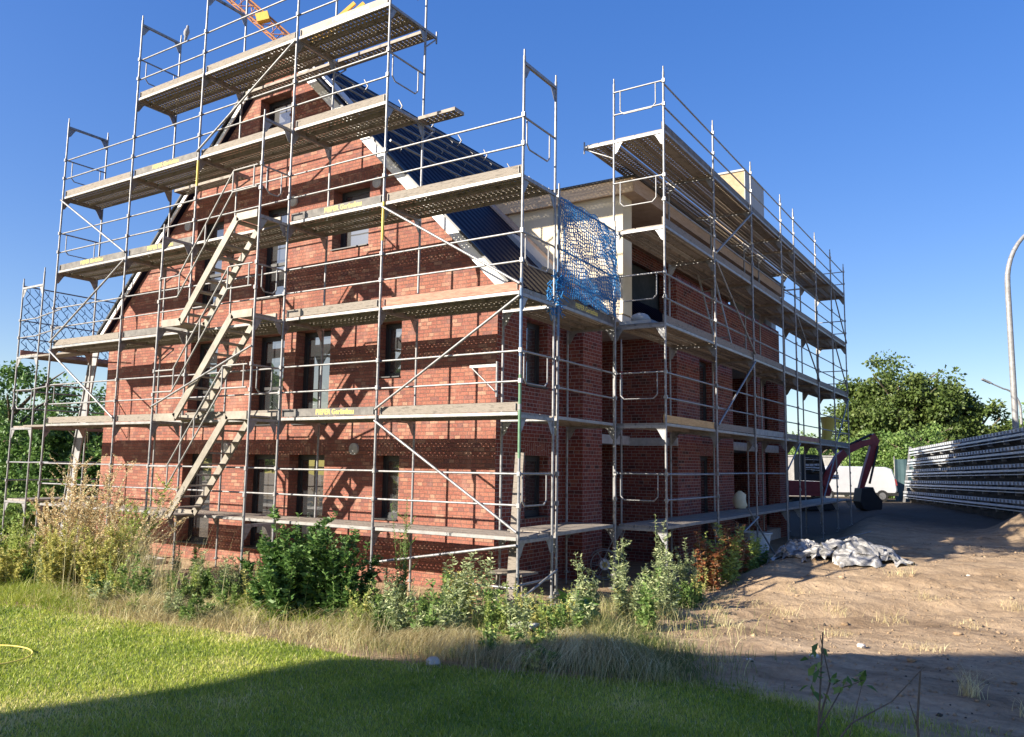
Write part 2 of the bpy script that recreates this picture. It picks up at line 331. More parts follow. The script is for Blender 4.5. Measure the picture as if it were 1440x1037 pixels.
def height(x, y):
    x = np.asarray(x, float); y = np.asarray(y, float)
    z = -1.25+0*x
    dirt = sstep(-0.6, 0.8, x)*sstep(-2.6, -1.2, y-0.12*(x-3))
    xr = x*0.82+y*0.57; yr = -x*0.57+y*0.82
    z = z+dirt*(0.16*(fbm(xr*0.5, yr*1.1, 5)-0.45)+0.10*(fbm(xr*0.9+9, yr*4.2, 4)-0.45)+0.10*np.clip(fbm(x*3.1, y*3.1, 4)-0.52, 0, 1))
    z = z+0.50*sstep(2.0, 7.0, y-.25*x)*sstep(0.1, 1.5, x)
    z = z+dirt*(0.035*(fbm(x*6.1, y*6.1, 3)-.45)+.03*np.clip(fbm(x*9.7+5, y*9.7, 3)-.55, 0, 1)*4)
    for off in (1.2, 2.9, 6.4, 8.0):
        dd = yr-off*.8+.25*np.sin(xr*.5+off); z = z-dirt*(.055*np.exp(-(dd/.2)**2)-.03*np.exp(-((np.abs(dd)-.34)/.12)**2)+.014*np.exp(-(dd/.2)**2)*np.sin(xr*21))
    z = z+0.09*np.exp(-((y+1.4-0.1*x)/0.5)**2)*dirt*(fbm(x*1.7, y*1.7, 3)*1.6)
    z = z+sstep(13, 24, y-7*(1-sstep(-0.8, 1.2, x)))*(0.62-0.45*sstep(0.1, 1.5, x))
    z = z+0.16*np.exp(-((x-0.75)/0.5)**2-((y-8.6)/1.7)**2)
    z = z+0.62*np.exp(-((x-5.6)/0.85)**2-((y-17.6)/1.5)**2)*(0.7+0.6*fbm(x*2, y*2, 3))
    z = z+0.30*np.exp(-((x-1.0)/1.4)**2-((y-19.5)/2.5)**2)*(0.6+0.8*fbm(x*1.3, y*1.3, 3))
    z = z+0.04*np.exp(-((y+1.9-0.06*x)/0.8)**2)*np.exp(-((x+0.2)/2.4)**2)
    return z
def hz(x, y): return float(height(np.array([x]), np.array([y]))[0])
def axis(*segs):
    a = [np.arange(s, e, d) for s, e, d in segs]; return np.concatenate(a+[np.array([segs[-1][1]])])
gx = axis((-400, -40, 40), (-40, -20, 4), (-20, -1.5, 0.5), (-1.5, 8.5, 0.09), (8.5, 30, 1), (30, 500, 40)); gy = axis((-90, -14, 8), (-14, -4, 0.5), (-4, 14, 0.09), (14, 30, 0.2), (30, 60, 1.5), (60, 900, 40))
X, Y = np.meshgrid(gx, gy); Zg = height(X, Y); nx, ny = len(gx), len(gy)
idx = np.arange(nx*ny).reshape(ny, nx)
Fg = np.stack([idx[:-1, :-1], idx[:-1, 1:], idx[1:, 1:], idx[1:, :-1]], -1).reshape(-1, 4)
tag(fastmesh('ground', np.stack([X, Y, Zg], -1).reshape(-1, 3), Fg, 'dirt', smooth=True), kind='structure')
lx = np.arange(-18, 9.01, 0.1); ly = np.arange(-16, -1.9, 0.1); LX, LY = np.meshgrid(lx, ly); ins = inpoly(LX, LY, LAWN)
li = np.arange(LX.size).reshape(LX.shape); ok = ins[:-1, :-1] & ins[1:, 1:] & ins[:-1, 1:] & ins[1:, :-1]
Fl = np.stack([li[:-1, :-1], li[:-1, 1:], li[1:, 1:], li[1:, :-1]], -1)[ok]
tag(fastmesh('lawn', np.stack([LX, LY, height(LX, LY)+0.02], -1).reshape(-1, 3), Fl, 'turf', smooth=True), kind='structure')

# ------------------------------------------------------------------ the brick house
XL, XR, YW, YB, ZG, ZE = -15.75, -2.78, 1.7, 19.0, -1.3, 4.62
XM = (XL+XR)/2; ZR = ZE+(XR-XL)/2
house = thing('brick_house', 'unfinished red brick apartment house with steep gable and dark tiled roof behind scaffolding', 'building', (XM, YW, ZG))
GW = [(-5.84, -5.17, 2.9, 4.1, 0), (-8.31, -7.21, 1.95, 4.09, 0), (-9.78, -8.68, 1.95, 4.09, 1), (-12.12, -11.06, 1.95, 4.09, 1), (-5.8, -5.13, -0.02, 1.29, 0), (-8.35, -7.25, -0.86, 1.29, 0), (-9.84, -8.78, -0.86, 1.29, 0), (-12.17, -11.04, -0.89, 1.29, 0), (-7.3, -6.2, 5.84, 7.27, 0), (-9.77, -8.78, 4.95, 7.25, 1), (-12.15, -11.1, 4.95, 7.25, 1), (-9.95, -8.85, 8.75, 10.04, 0)]
g = MB()
g.wall((0, YW, 0), (1, 0, 0), (0, 0, 1), [(XL, ZG), (XR, ZG), (XR, ZE), (XM, ZR), (XL, ZE)], [w[:4] for w in GW], 0.36, (0, -1, 0))
for a, b, c, d, _ in GW:      # soldier course of upright bricks over each opening
    z0, z1 = d+0.001, d+0.25
    g.quad((a-0.02, YW-0.003, z0), (b+0.02, YW-0.003, z0), (b+0.02, YW-0.003, z1), (a-0.02, YW-0.003, z1), [(z0-d+0.0, a), (z0-d+0.0, b), (z1-d+0.0, b), (z1-d+0.0, a)])
g.build('wall', 'brick', house)
def window(a, b, c, d, o, ud, nrm, cross, depth=0.2, sill=True):
    o = Vector(o); ud = Vector(ud); nr = Vector(nrm); vd = Vector((0, 0, 1))
    P = lambda u, v, k: o+ud*u+vd*v-nr*k
    m = MB(); t = 0.065; dp = 0.07
    def bar(u0, u1, v0, v1, k0, k1):
        m.prism([P(u0, v0, k0), P(u1, v0, k0), P(u1, v1, k0), P(u0, v1, k0)], -nr*(k1-k0))
    bar(a+.003, b-.003, c+.003, c+t+0.02, depth, depth+dp); bar(a+.003, b-.003, d-t, d-.003, depth, depth+dp)
    bar(a+.003, a+t, c+t+.02, d-t, depth, depth+dp); bar(b-t, b-.003, c+t+.02, d-t, depth, depth+dp)
    if cross: bar(a+t, b-t, c+0.86, c+0.93, depth+.005, depth+dp)
    w = m.build('window', 'dark_metal', house)
    p = MB(); p.quad(P(a+t-.01, c+t, depth+.03), P(b-t+.01, c+t, depth+.03), P(b-t+.01, d-t+.01, depth+.03), P(a+t-.01, d-t+.01, depth+.03)); p.build('pane', 'glass', w)
    # lighter sash line inside
    s2 = MB()
    for u0, u1, v0, v1 in ((a+t, b-t, c+t+.02, c+t+.07), (a+t, b-t, d-t-.05, d-t), (a+t, a+t+.05, c+t+.07, d-t-.05), (b-t-.05, b-t, c+t+.07, d-t-.05)):
        s2.prism([P(u0, v0, depth+.012), P(u1, v0, depth+.012), P(u1, v1, depth+.012), P(u0, v1, depth+.012)], -nr*.016)
    s2.build('sash', 'dark_metal', w)
    if sill:
        s = MB(); s.prism([P(a-.0+.004, c+.004, -.04), P(b-.004, c+.004, -.04), P(b-.004, c+.028, -.04), P(a+.004, c+.028, -.04)], -nr*(depth+.04)); s.build('sill', 'dark_metal', w)
for a, b, c, d, x in GW: window(a, b, c, d, (0, YW, 0), (1, 0, 0), (0, -1, 0), x, .27)
for x, z in ((-6.37, 1.42), (-10.52, 1.44), (-5.97, 7.2), (-8.58, 7.21), (-12.51, 7.19)):
    m = MB(); m.tube((x, YW-.002, z), (x, YW-.05, z), 0.125, 20); m.build('wall_vent', 'stone', house)
# right-hand side: main wall, pier, recess, projecting wing
PW, FW, LG = -2.3, -1.66, -4.4
sw = MB()
SWIN = [(2.77, 3.68, 0.08, 1.33), (2.77, 3.62, 2.72, 4.1)]
sw.wall((XR, 0, 0), (0, 1, 0), (0, 0, 1), [(YW, ZG), (4.32, ZG), (4.32, ZE), (YW, ZE)], SWIN, 0.3, (1, 0, 0), uo=(0.1, 0))
sw.quad((XR+.003, 2.75, 1.331), (XR+.003, 3.7, 1.331), (XR+.003, 3.7, 1.58), (XR+.003, 2.75, 1.58), [(0, 2.75), (0, 3.7), (.25, 3.7), (.25, 2.75)])
sw.wall((0, 4.32, 0), (1, 0, 0), (0, 0, 1), [(XR, ZG), (PW, ZG), (PW, 4.3), (XR, 4.3)], (), 0, (0, -1, 0))
sw.wall((PW, 0, 0), (0, 1, 0), (0, 0, 1), [(4.32, ZG), (5.25, ZG), (5.25, 4.3), (4.32, 4.3)], (), 0, (1, 0, 0))
sw.wall((0, 5.25, 0), (1, 0, 0), (0, 0, 1), [(LG, ZG), (PW, ZG), (PW, 4.3), (LG, 4.3)], (), 0, (0, 1, 0))
sw.wall((LG, 0, 0), (0, 1, 0), (0, 0, 1), [(5.25, ZG), (8.2, ZG), (8.2, 4.3), (5.25, 4.3)], (), 0, (1, 0, 0))
sw.wall((0, 8.2, 0), (1, 0, 0), (0, 0, 1), [(LG, ZG), (FW, ZG), (FW, 6.0), (FW-.24, 6.0), (FW-.24, 4.72), (LG, 4.72)], (), 0, (0, -1, 0))
FWIN = [(9.83, 10.94, -0.88, 1.44), (9.83, 10.94, 1.95, 4.04)]
sw.wall((FW, 0, 0), (0, 1, 0), (0, 0, 1), [(8.2, ZG), (12.7, ZG), (12.7, 4.4), (8.2, 4.4)], FWIN, 0.3, (1, 0, 0))
sw.quad((FW+.003, 9.8, 1.441), (FW+.003, 10.97, 1.441), (FW+.003, 10.97, 1.69), (FW+.003, 9.8, 1.69), [(0, 9.8), (0, 10.97), (.25, 10.97), (.25, 9.8)])
sw.wall((0, 12.7, 0), (1, 0, 0), (0, 0, 1), [(-4.0, ZG), (FW, ZG), (FW, 4.4), (-4.0, 4.4)], (), 0, (0, 1, 0))
for y0, y1 in ((15.3, 16.1), (17.9, 18.7)): sw.box((FW-.4, y0, ZG), (FW, y1, 4.4), uvs=True)
sw.box((FW-.24, 8.21, 4.45), (FW, 18.2, 6.0), uvs=True)          # brick parapet of the top balcony
sw.wall((-3.6, 0, 0), (0, 1, 0), (0, 0, 1), [(5.85, 4.7), (18.6, 4.7), (18.6, 7.4), (5.85, 7.4)], [(6.6, 8.4, 4.72, 7.0), (9.4, 12.2, 4.72, 7.0), (13.4, 16.2, 4.72, 7.0)], 0.15, (1, 0, 0))
sw.wall((0, YB, 0), (1, 0, 0), (0, 0, 1), [(XL, ZG), (FW, ZG), (FW, 4.4), (XR, ZE), (XM, ZR), (XL, ZE)], (), 0, (0, 1, 0))
sw.wall((XL, 0, 0), (0, 1, 0), (0, 0, 1), [(YW, ZG), (YB, ZG), (YB, ZE), (YW, ZE)], (), 0, (-1, 0, 0))
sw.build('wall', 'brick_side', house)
for a, b, c, d in SWIN: window(a, b, c, d, (XR, 0, 0), (0, 1, 0), (1, 0, 0), 0)
for a, b, c, d in FWIN: window(a, b, c, d, (FW, 0, 0), (0, 1, 0), (1, 0, 0), 0)
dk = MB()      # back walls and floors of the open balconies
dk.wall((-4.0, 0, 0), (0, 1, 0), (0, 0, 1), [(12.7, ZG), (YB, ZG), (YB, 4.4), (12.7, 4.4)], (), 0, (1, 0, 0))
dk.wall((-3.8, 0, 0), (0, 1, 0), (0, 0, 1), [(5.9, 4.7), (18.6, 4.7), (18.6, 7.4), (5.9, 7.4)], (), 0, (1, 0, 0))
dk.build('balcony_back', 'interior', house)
sb = MB()
sb.box((LG, 5.27, 1.68), (-2.95, 8.19, 1.9)); sb.build('floor_slab', 'concrete', house)
for lo_, hi_ in (((-3.95, 12.72, 1.66), (FW-.02, 18.9, 1.9)), ((-3.95, 12.72, -1.28), (FW-.02, 18.9, -0.9)), ((-3.25, 8.13, 1.66), (FW+.012, 8.197, 1.86))): sb = MB(); sb.box(lo_, hi_); sb.build('floor_slab', 'stone', house)
for lo_, hi_ in (((-5.0, 5.62, 4.42), (-1.98, 8.19, 4.58)), ((-4.9, 8.21, 4.41), (FW-.25, 18.6, 4.69))): us = MB(); us.box(lo_, hi_); us.build('floor_slab', 'concrete', house)
# dormer
DY, DX = 5.6, -1.95
zr = lambda x: ZE+(XR+0.02-x)      # main roof plane on the right
ck = MB()
ck.prism([(DX, DY, 4.6), (DX, DY, 7.4), (-5.55, DY, 7.4), (-2.9, DY, 4.75), (-2.62, DY, 4.6)], (0, 0.25, 0))
ck.box((DX-.3, DY+.252, 4.6), (DX, DY+.5, 7.4))
ck.build('dormer_cheek', 'cream_board', house)
gp = MB(); gp.box((DX-.2, 18.35, 4.7), (DX, 18.95, 7.4)); gp.box((-3.55, 18.66, 4.7), (DX-.21, 18.9, 7.4)); gp.build('dormer_cheek', 'grey_board', house)
dr = MB(); dr.box((-6.6, DY-.06, 7.405), (DX+.3, 19.0, 7.56)); dr.build('dormer_roof', 'soffit_wood', house)
for z0, z1, off in ((7.565, 7.74, 0.06), (7.40, 7.56, 0.085)):
    fb = MB(); fb.box((-6.3 if z0 > 7.5 else -5.9, DY-off-.03, z0), (DX+.3, DY-off, z1)); fb.build('fascia', 'raw_wood', house)
fb = MB(); fb.box((DX+.302, DY-.09, 7.40), (DX+.33, 19.0, 7.74)); fb.build('fascia', 'soffit_wood', house)
cap = MB(); cap.box((-6.6, DY-.13, 7.745), (DX+.37, 19.05, 7.79)); cap.build('roof_membrane', 'dark_metal', house)
dd = MB(); dd.box((-3.6, 5.852, 4.7), (-3.5, 6.5, 7.4)); dd.build('plastic_sheet', 'blue_paint', house)
# main roof with verge boards, rails and eaves gutter
rf = MB(); T = 0.22
for sgn, xe in ((1, XR), (-1, XL)):
    a = Vector((xe+sgn*.22, 0, ZE-.20)); b = Vector((XM, 0, ZR+.02)); L = (b-a).length; n = Vector((sgn, 0, 1)).normalized()*T
    y0, y1 = YW-.12, YB+.15
    q = [a+Vector((0, y0, 0))+n, a+Vector((0, y1, 0))+n, b+Vector((0, y1, 0))+Vector((0, 0, T*1.414)), b+Vector((0, y0, 0))+Vector((0, 0, T*1.414))]
    if sgn < 0: q = [q[0], q[3], q[2], q[1]]
    uv = {0: (0, 0)}
    uvs = [((p.y), math.hypot(p.x-q[0].x, p.z-q[0].z)) for p in q]
    rf.quad(*q, uvs)
    lo = [a+Vector((0, y0, 0)), b+Vector((0, y0, 0)), b+Vector((0, y0, T*1.414)), a+Vector((0, y0, 0))+n]
    rf.quad(*lo); rf.quad(*[p+Vector((0, y1-y0, 0)) for p in lo][::-1]); rf.quad(lo[0], lo[0]+Vector((0, y1-y0, 0)), lo[3]+Vector((0, y1-y0, 0)), lo[3])
    rf.quad(lo[0], lo[1], lo[1]+Vector((0, y1-y0, 0)), lo[0]+Vector((0, y1-y0, 0)))
roof = rf.build('roof', 'roof_tile', house)
for sgn, xe in ((1, XR), (-1, XL)):
    a = Vector((xe+sgn*.25, YW-.14, ZE-.14)); b = Vector((XM, YW-.14, ZR+.13)); n = Vector((sgn, 0, 1)).normalized()
    m = MB(); m.beam(a, b, 0.035, 0.2 if sgn > 0 else 0.10, n); m.build('verge_board', 'white_trim', roof)
    m = MB(); m.beam(a+n*.13+Vector((0, -.012, 0)), b+n*.13+Vector((0, -.012, 0)), 0.09, 0.05, n); m.build('verge_trim', 'dark_metal', roof)
    m = MB(); m.beam(Vector((a.x+sgn*.07, YW-.15, ZE-.12)), Vector((a.x+sgn*.07, (5.5 if sgn > 0 else YB), ZE-.12)), 0.13, 0.10); m.build('gutter', 'galv', roof)
nr = Vector((1, 0, 1)).normalized()
P0 = lambda s, y, h=0.0: Vector((XR+.22, y, ZE-.20))+Vector((-1, 0, 1)).normalized()*s+nr*(T+h)
for s in (5.2, 6.1, 7.0, 7.9, 8.8):
    m = MB(); m.beam(P0(s, 2.1, .09), P0(s, 16.5, .09), 0.045, 0.045, nr)
    for k in range(14):
        y = 2.4+k*1.05; m.path([P0(s-.14, y, .0), P0(s-.14, y, .07), P0(s, y, .07)], 0.014, 5)
    m.build('solar_rail', 'alu', roof)
for k in range(9):
    m = MB(); y = 2.6+k*1.4; m.path([P0(8.9, y, 0), P0(8.9, y, .2), P0(9.15, y, .26)], 0.02, 5); m.build('roof_hook', 'alu', roof)
pl = MB()      # a loose stack of laths lying by the verge
for k in range(5): pl.beam(P0(5.6+.1*k, 1.75+.06*k, .06), P0(8.4-.1*k, 1.8+.09*k, .06), 0.05, 0.04, nr)
pl.build('batten', 'white_trim', roof)
sk = MB()      # roof window beside the dormer
sk.prism([P0(1.3, 4.2, .0), P0(2.6, 4.2, .0), P0(2.6, 5.0, .0), P0(1.3, 5.0, .0)], nr*.1); sk.build('roof_window', 'grey_board', roof)
fl = MB(); fl.prism([P0(.3, 5.12, .01), P0(4.6, 5.12, .01), P0(4.6, 5.58, .01), P0(.3, 5.58, .01)], nr*.05); fl.build('flashing', 'soffit_wood', roof)
bx = MB(); bx.box((-3.45, 16.5, 7.8), (-2.30, 18.9, 11.55)); shaft = bx.build('lift_shaft', 'osb', house)
m = MB(); m.box((-3.5, 16.46, 11.553), (-2.26, 18.94, 11.62)); m.build('shaft_cap', 'grey_board', shaft)
m = MB(); m.box((-2.297, 16.5, 7.8), (-2.27, 18.9, 11.55)); m.build('shaft_shade', 'grey_board', shaft)  # grey sheet puts the shade of the shaft's right face into its colour
# ------------------------------------------------------------------ scaffolding
TR = 0.0242
def textobj(txt, size, parent, o, ud, nrm, mat):
    cu = bpy.data.curves.new('lettering', 'FONT'); cu.body = txt; cu.size = size; cu.extrude = 0.0015; cu.offset = size*0.018; cu.align_x = 'CENTER'; cu.align_y = 'CENTER'
    tmp = bpy.data.objects.new('tmp', cu); COL.objects.link(tmp)
    me = bpy.data.meshes.new_from_object(tmp.evaluated_get(bpy.context.evaluated_depsgraph_get()))
    bpy.data.objects.remove(tmp); 
    ud = Vector(ud).normalized(); nr = Vector(nrm).normalized(); vd = nr.cross(ud)
    mt = Matrix((ud, vd, nr)).transposed().to_4x4(); mt.translation = Vector(o); me.transform(mt); me.materials.clear(); me.materials.append(MATS[mat]); me.name = 'lettering'
    return link('lettering', me, parent)
class Scaffold:
    def __init__(s, label, frames, loc, name='scaffold'):
        s.root = thing(name, label, 'scaffolding', loc); s.fr = [(Vector((*o, 0)), Vector((*i, 0))) for o, i in frames]
    def post(s, p, z0, z1, marks=(), knots=True):
        m = MB(); m.tube((p.x, p.y, z0), (p.x, p.y, z1), TR, 10)
        m.tube((p.x, p.y, z0-.02), (p.x, p.y, z0-.012), 0.08, 4); m.tube((p.x, p.y, z1), (p.x, p.y, z1+.12), 0.017, 8)
        z = math.ceil(z0/2)*2
        while z < z1-0.2 and knots:
            for dz in (0.5, 1.0): m.beam((p.x-.012, p.y-.02, z+dz), (p.x+.042, p.y-.02, z+dz), .055, .075)
            m.tube((p.x, p.y, z+.03), (p.x, p.y, z+.12), 0.0268, 10); z += 2
        o = m.build('standard', 'galv', s.root)
        for za, zb, mt in marks:
            k = MB(); k.tube((p.x, p.y, za), (p.x, p.y, zb), TR+.002, 10); k.build('paint_mark', mt, o)
    def jack(s, p, z0, z1):
        m = MB(); m.tube((p.x, p.y, z0), (p.x, p.y, z1), 0.018, 8); m.box((p.x-.08, p.y-.08, z0-.012), (p.x+.08, p.y+.08, z0)); m.tube((p.x, p.y, z1-.05), (p.x, p.y, z1), .045, 8); m.build('base_jack', 'galv_dull', s.root)
    def transom(s, i, z, gus=True):
        o, n = s.fr[i]; d = (n-o).normalized(); sd = Vector((-d.y, d.x, 0)); m = MB(); zz = Vector((0, 0, z-.075))
        m.beam(o+zz, n+zz, .05, .055)
        if gus:
            for p, e in ((o, d), (n, -d)):
                a = p+zz-Vector((0, 0, .02))+e*.02
                m.prism([a-sd*.004, a+e*.20-sd*.004, a+e*.15-sd*.004-Vector((0, 0, .05)), a+e*.05-sd*.004-Vector((0, 0, .22)), a-sd*.004-Vector((0, 0, .25))], sd*.008)
        m.build('transom', 'galv', s.root)
    def plank(s, i, j, z, off, w, kind='deck_steel', trim=0.0, dz=0):
        o, n = s.fr[i]; o2, n2 = s.fr[j]; c = (n-o).normalized(); a = o+c*off; b = o2+c*off; d = (b-a).normalized(); a = a+d*(.03+trim); b = b-d*.03
        L = (b-a).length; m = MB(); Z = Vector((0, 0, z+dz)); e = .062
        rows = [(0, .03), (.055, .125), (.15, w-.15), (w-.125, w-.055), (w-.03, w)] if w > .3 else [(0, w)]
        if w > .3 and w-.15 <= .15: rows = [(0, .03), (.055, w-.055), (w-.03, w)]
        P = lambda t, u, h=0: a+d*t+c*u+Z+Vector((0, 0, h))
        for u0, u1 in rows: m.prism([P(0, u0), P(L, u0), P(L, u1), P(0, u1)], (0, 0, -.003))
        for (_, u1), (u2, _) in zip(rows, rows[1:]):
            k = 0.0
            while k < L: m.prism([P(k, u1), P(min(k+.085, L), u1), P(min(k+.085, L), u2), P(k, u2)], (0, 0, -.003)); k += .11
        for u in (0, w-.006): m.prism([P(0, u, -.003), P(L, u, -.003), P(L, u+.006, -.003), P(0, u+.006, -.003)], (0, 0, -e))
        for u in (w*.33, w*.66): m.prism([P(.05, u, -.0035), P(L-.05, u, -.0035), P(L-.05, u+.004, -.0035), P(.05, u+.004, -.0035)], (0, 0, -.02))
        for t in (0, L-.006): m.prism([P(t, .006, -.003), P(t+.006, .006, -.003), P(t+.006, w-.006, -.003), P(t, w-.006, -.003)], (0, 0, -e))
        return m.build('deck_plank', kind, s.root)
    def deck(s, i, j, z, widths=(0.33, 0.33, 0.33), off=0.03, trim=0, kinds=None):
        u = off
        for k, w in enumerate(widths): s.plank(i, j, z, u, w-.015, kinds[k] if kinds else 'deck_steel', trim); u += w+.005
        o, n = s.fr[i]; o2, n2 = s.fr[j]; c = (n-o).normalized()        # bright edge rail of the outermost plank
        m = MB(); Z = Vector((0, 0, z-.03)); dd_ = (o2-o).normalized(); m.beam(o+c*.02+Z+dd_*.05, o2+c*.02+Z-dd_*.05, .012, .052); m.build('deck_edge', 'alu', s.root)
    def rails(s, i, j, z, hs=(0.5, 1.0), inner=False):
        a, b = (s.fr[i][1], s.fr[j][1]) if inner else (s.fr[i][0], s.fr[j][0]); d = (b-a).normalized(); sd = (s.fr[i][0]-s.fr[i][1]).normalized()*(-.035)
        for h in hs:
            m = MB(); sag = random.uniform(-.012, .012); m.tube(a+sd+Vector((0, 0, z+h)), b+sd+Vector((0, 0, z+h+sag)), .0185, 8); m.build('guardrail', 'galv', s.root)
    def toe(s, i, j, z, mat='wood_grey', text=None, span=None, tmat='yellow_paint', ends=(0, 0), h=.15, tpos=.5):
        a, b = s.fr[i][0], s.fr[j][0]; d = (b-a).normalized(); c = (s.fr[i][1]-s.fr[i][0]).normalized()
        a2 = a+c*.05+d*(.04+ends[0]); b2 = b+c*.05-d*(.04+ends[1]); m = MB(); tw = random.uniform(-.008, .012)
        m.beam(a2+Vector((0, 0, z+.01+h/2)), b2+Vector((0, 0, z+.01+h/2+tw)), .03, h); o = m.build('toe_board', mat, s.root)
        for p in (a2+d*.05, b2-d*.05):
            k = MB(); k.beam(p-c*.019+Vector((0, 0, z+.02)), p-c*.019+Vector((0, 0, z+.14)), .05, .004, d); k.build('board_fitting', 'galv', o)
        if text:
            ctr = a2.lerp(b2, tpos)-c*.0165+Vector((0, 0, z+.012+h/2)); u = d if d.cross(Vector((0, 0, 1))).dot(-c) > 0 else -d
            textobj(text, .135, o, ctr, u, -c, tmat); o['label'] = 'toe board with painted company lettering'
    def brace(s, p, q, r=.0235):
        m = MB(); m.tube(p, q, r, 8); m.build('diagonal_brace', 'galv', s.root)
    def endguard(s, i, z, loop=True, out=0, hs=(1.0,)):
        o, n = s.fr[i]; d = (n-o).normalized(); sd = Vector((-d.y, d.x, 0))*out; m = MB()
        for h in hs: m.tube(o+sd+Vector((0, 0, z+h)), n+sd+Vector((0, 0, z+h)), .0185, 8)
        if loop:
            w = (n-o).length; A = o+sd+d*.16; B = o+sd+d*(w-.16); t = z+hs[0]; l = z+hs[0]-.52
            m.path([A+Vector((0, 0, t)), A+Vector((0, 0, l+.08)), A+d*.08+Vector((0, 0, l)), B-d*.08+Vector((0, 0, l)), B+Vector((0, 0, l+.08)), B+Vector((0, 0, t))], .014, 6)
        m.build('end_guard', 'galv', s.root)
    def console(s, i, z, w=.36, tip=True):
        o, n = s.fr[i]; d = (n-o).normalized(); m = MB(); a = n+Vector((0, 0, z-.075)); b = a+d*w
        m.beam(a, b, .045, .05); m.tube(b-Vector((0, 0, .02)), n+Vector((0, 0, z-.075-.36)), .016, 6)
        if tip: m.tube(b+Vector((0, 0, -.12)), b+Vector((0, 0, .14)), .018, 8)
        m.build('console', 'galv', s.root)
FIRM = 'PIEPER Gerüstbau'
W = 1.09
gxs = [-1.19, -4.26, -6.83, -9.90, -12.47, -15.54]
S = Scaffold('tall steel scaffold across the sunlit gable with six decks and outer stair tower behind weeds', [((x, 0), (x, W)) for x in gxs], (-8.4, 0, -1.2))
tops = [8.05, 12.05, 14.05, 14.05, 12.05, 10.05]
for i in range(6):
    o, n = S.fr[i]; zb = -1.05
    mk = {0: [(1.25, 2.6, 'green_tape'), (2.9, 4.2, 'blue_paint')], 1: [(5.25, 6.0, 'yellow_paint')], 3: [(7.3, 7.9, 'yellow_paint')]}.get(i, [])
    S.post(o, zb, tops[i], mk); S.post(n, zb, tops[i], knots=False)
    for p in (o, n): S.jack(p, hz(p.x, p.y)+.0, zb+.02)
    lv = [0, 2, 4, 6, 8, 10, 12, 14]
    for z in lv:
        if z <= tops[i]: S.transom(i, z)
S.fr_l = S.fr
bays = {0: range(5), 2: range(5), 4: range(5), 6: range(5), 8: range(1, 5), 10: range(1, 4)}
for z, bs in bays.items():
    for b in bs:
        S.deck(b, b+1, z)
        S.rails(b, b+1, z)
for b in range(1, 4): S.rails(b, b+1, 12, (.5, 1.0)) if b in (2,) else None
toes = {(0, 2): ('wood_grey', None), (1, 2): ('board_black', FIRM), (2, 2): ('wood_grey', None), (3, 2): ('wood_grey', None), (4, 2): ('wood_grey', None),
        (0, 4): ('wood_red', None), (1, 4): ('wood_grey', None), (3, 4): ('board_black', None), (4, 4): ('wood_grey', None),
        (0, 6): ('wood_grey', None), (1, 6): ('board_black', FIRM), (3, 6): ('board_black', FIRM), (4, 6): ('board_black', FIRM),
        (1, 8): ('wood_grey', None), (2, 8): ('wood_grey', None), (3, 8): ('board_black', FIRM), (4, 8): ('wood_grey', None),
        (1, 10): ('board_tan', FIRM), (2, 10): ('wood_grey', None), (3, 10): ('wood_grey', None)}
for (b, z), (mt, tx) in toes.items():
    S.toe(b, b+1, z, mt, tx, tmat='pale_paint' if mt == 'board_tan' else 'yellow_paint', tpos=.5 if b != 1 else .42)
V3 = lambda x, y, z: Vector((x, y, z))
yb = -0.05
for p, q in (((gxs[1], 1.9), (gxs[0], .08)), ((gxs[1], 2.1), (gxs[0], 3.9)), ((gxs[1], 5.9), (gxs[0], 4.1)), ((gxs[5], 7.9), (gxs[4], 6.1)), ((gxs[4], 5.9), (gxs[5], 4.1)), ((gxs[5], 3.9), (gxs[4], 2.1)), ((gxs[2], 9.9), (gxs[3], 8.1)), ((gxs[0], -.12), (gxs[1], -.62))):
    S.brace(V3(p[0], yb, p[1]), V3(q[0], yb, q[1]))
for i, zs in ((0, (0, 2, 4, 6)), (1, (8, 10)), (4, (10,)), (5, (2, 6, 8))):
    for z in zs: S.endguard(i, z, out=.03 if i < 3 else -.03)
for i, zs in ((1, (8, 10)), (2, (10,)), (3, (8,)), (4, (6, 4))):
    for z in zs: S.console(i, z, .36, tip=i == 1 and z == 10)
for b, z in ((1, 10), (2, 10), (3, 8)): S.plank(b, b+1, z, W+.05, .31)
S.plank(0, 1, 8, W-.2, .31, trim=2.1)
S.brace(V3(gxs[0], .03, -.75), V3(gxs[0], W, -.75), .02); S.brace(V3(gxs[0], .03, -.8), V3(gxs[0]-1.1, .03, -.8), .02); S.brace(V3(gxs[0], .0, -1.0), V3(gxs[0]+.1, W, -.6), .02)
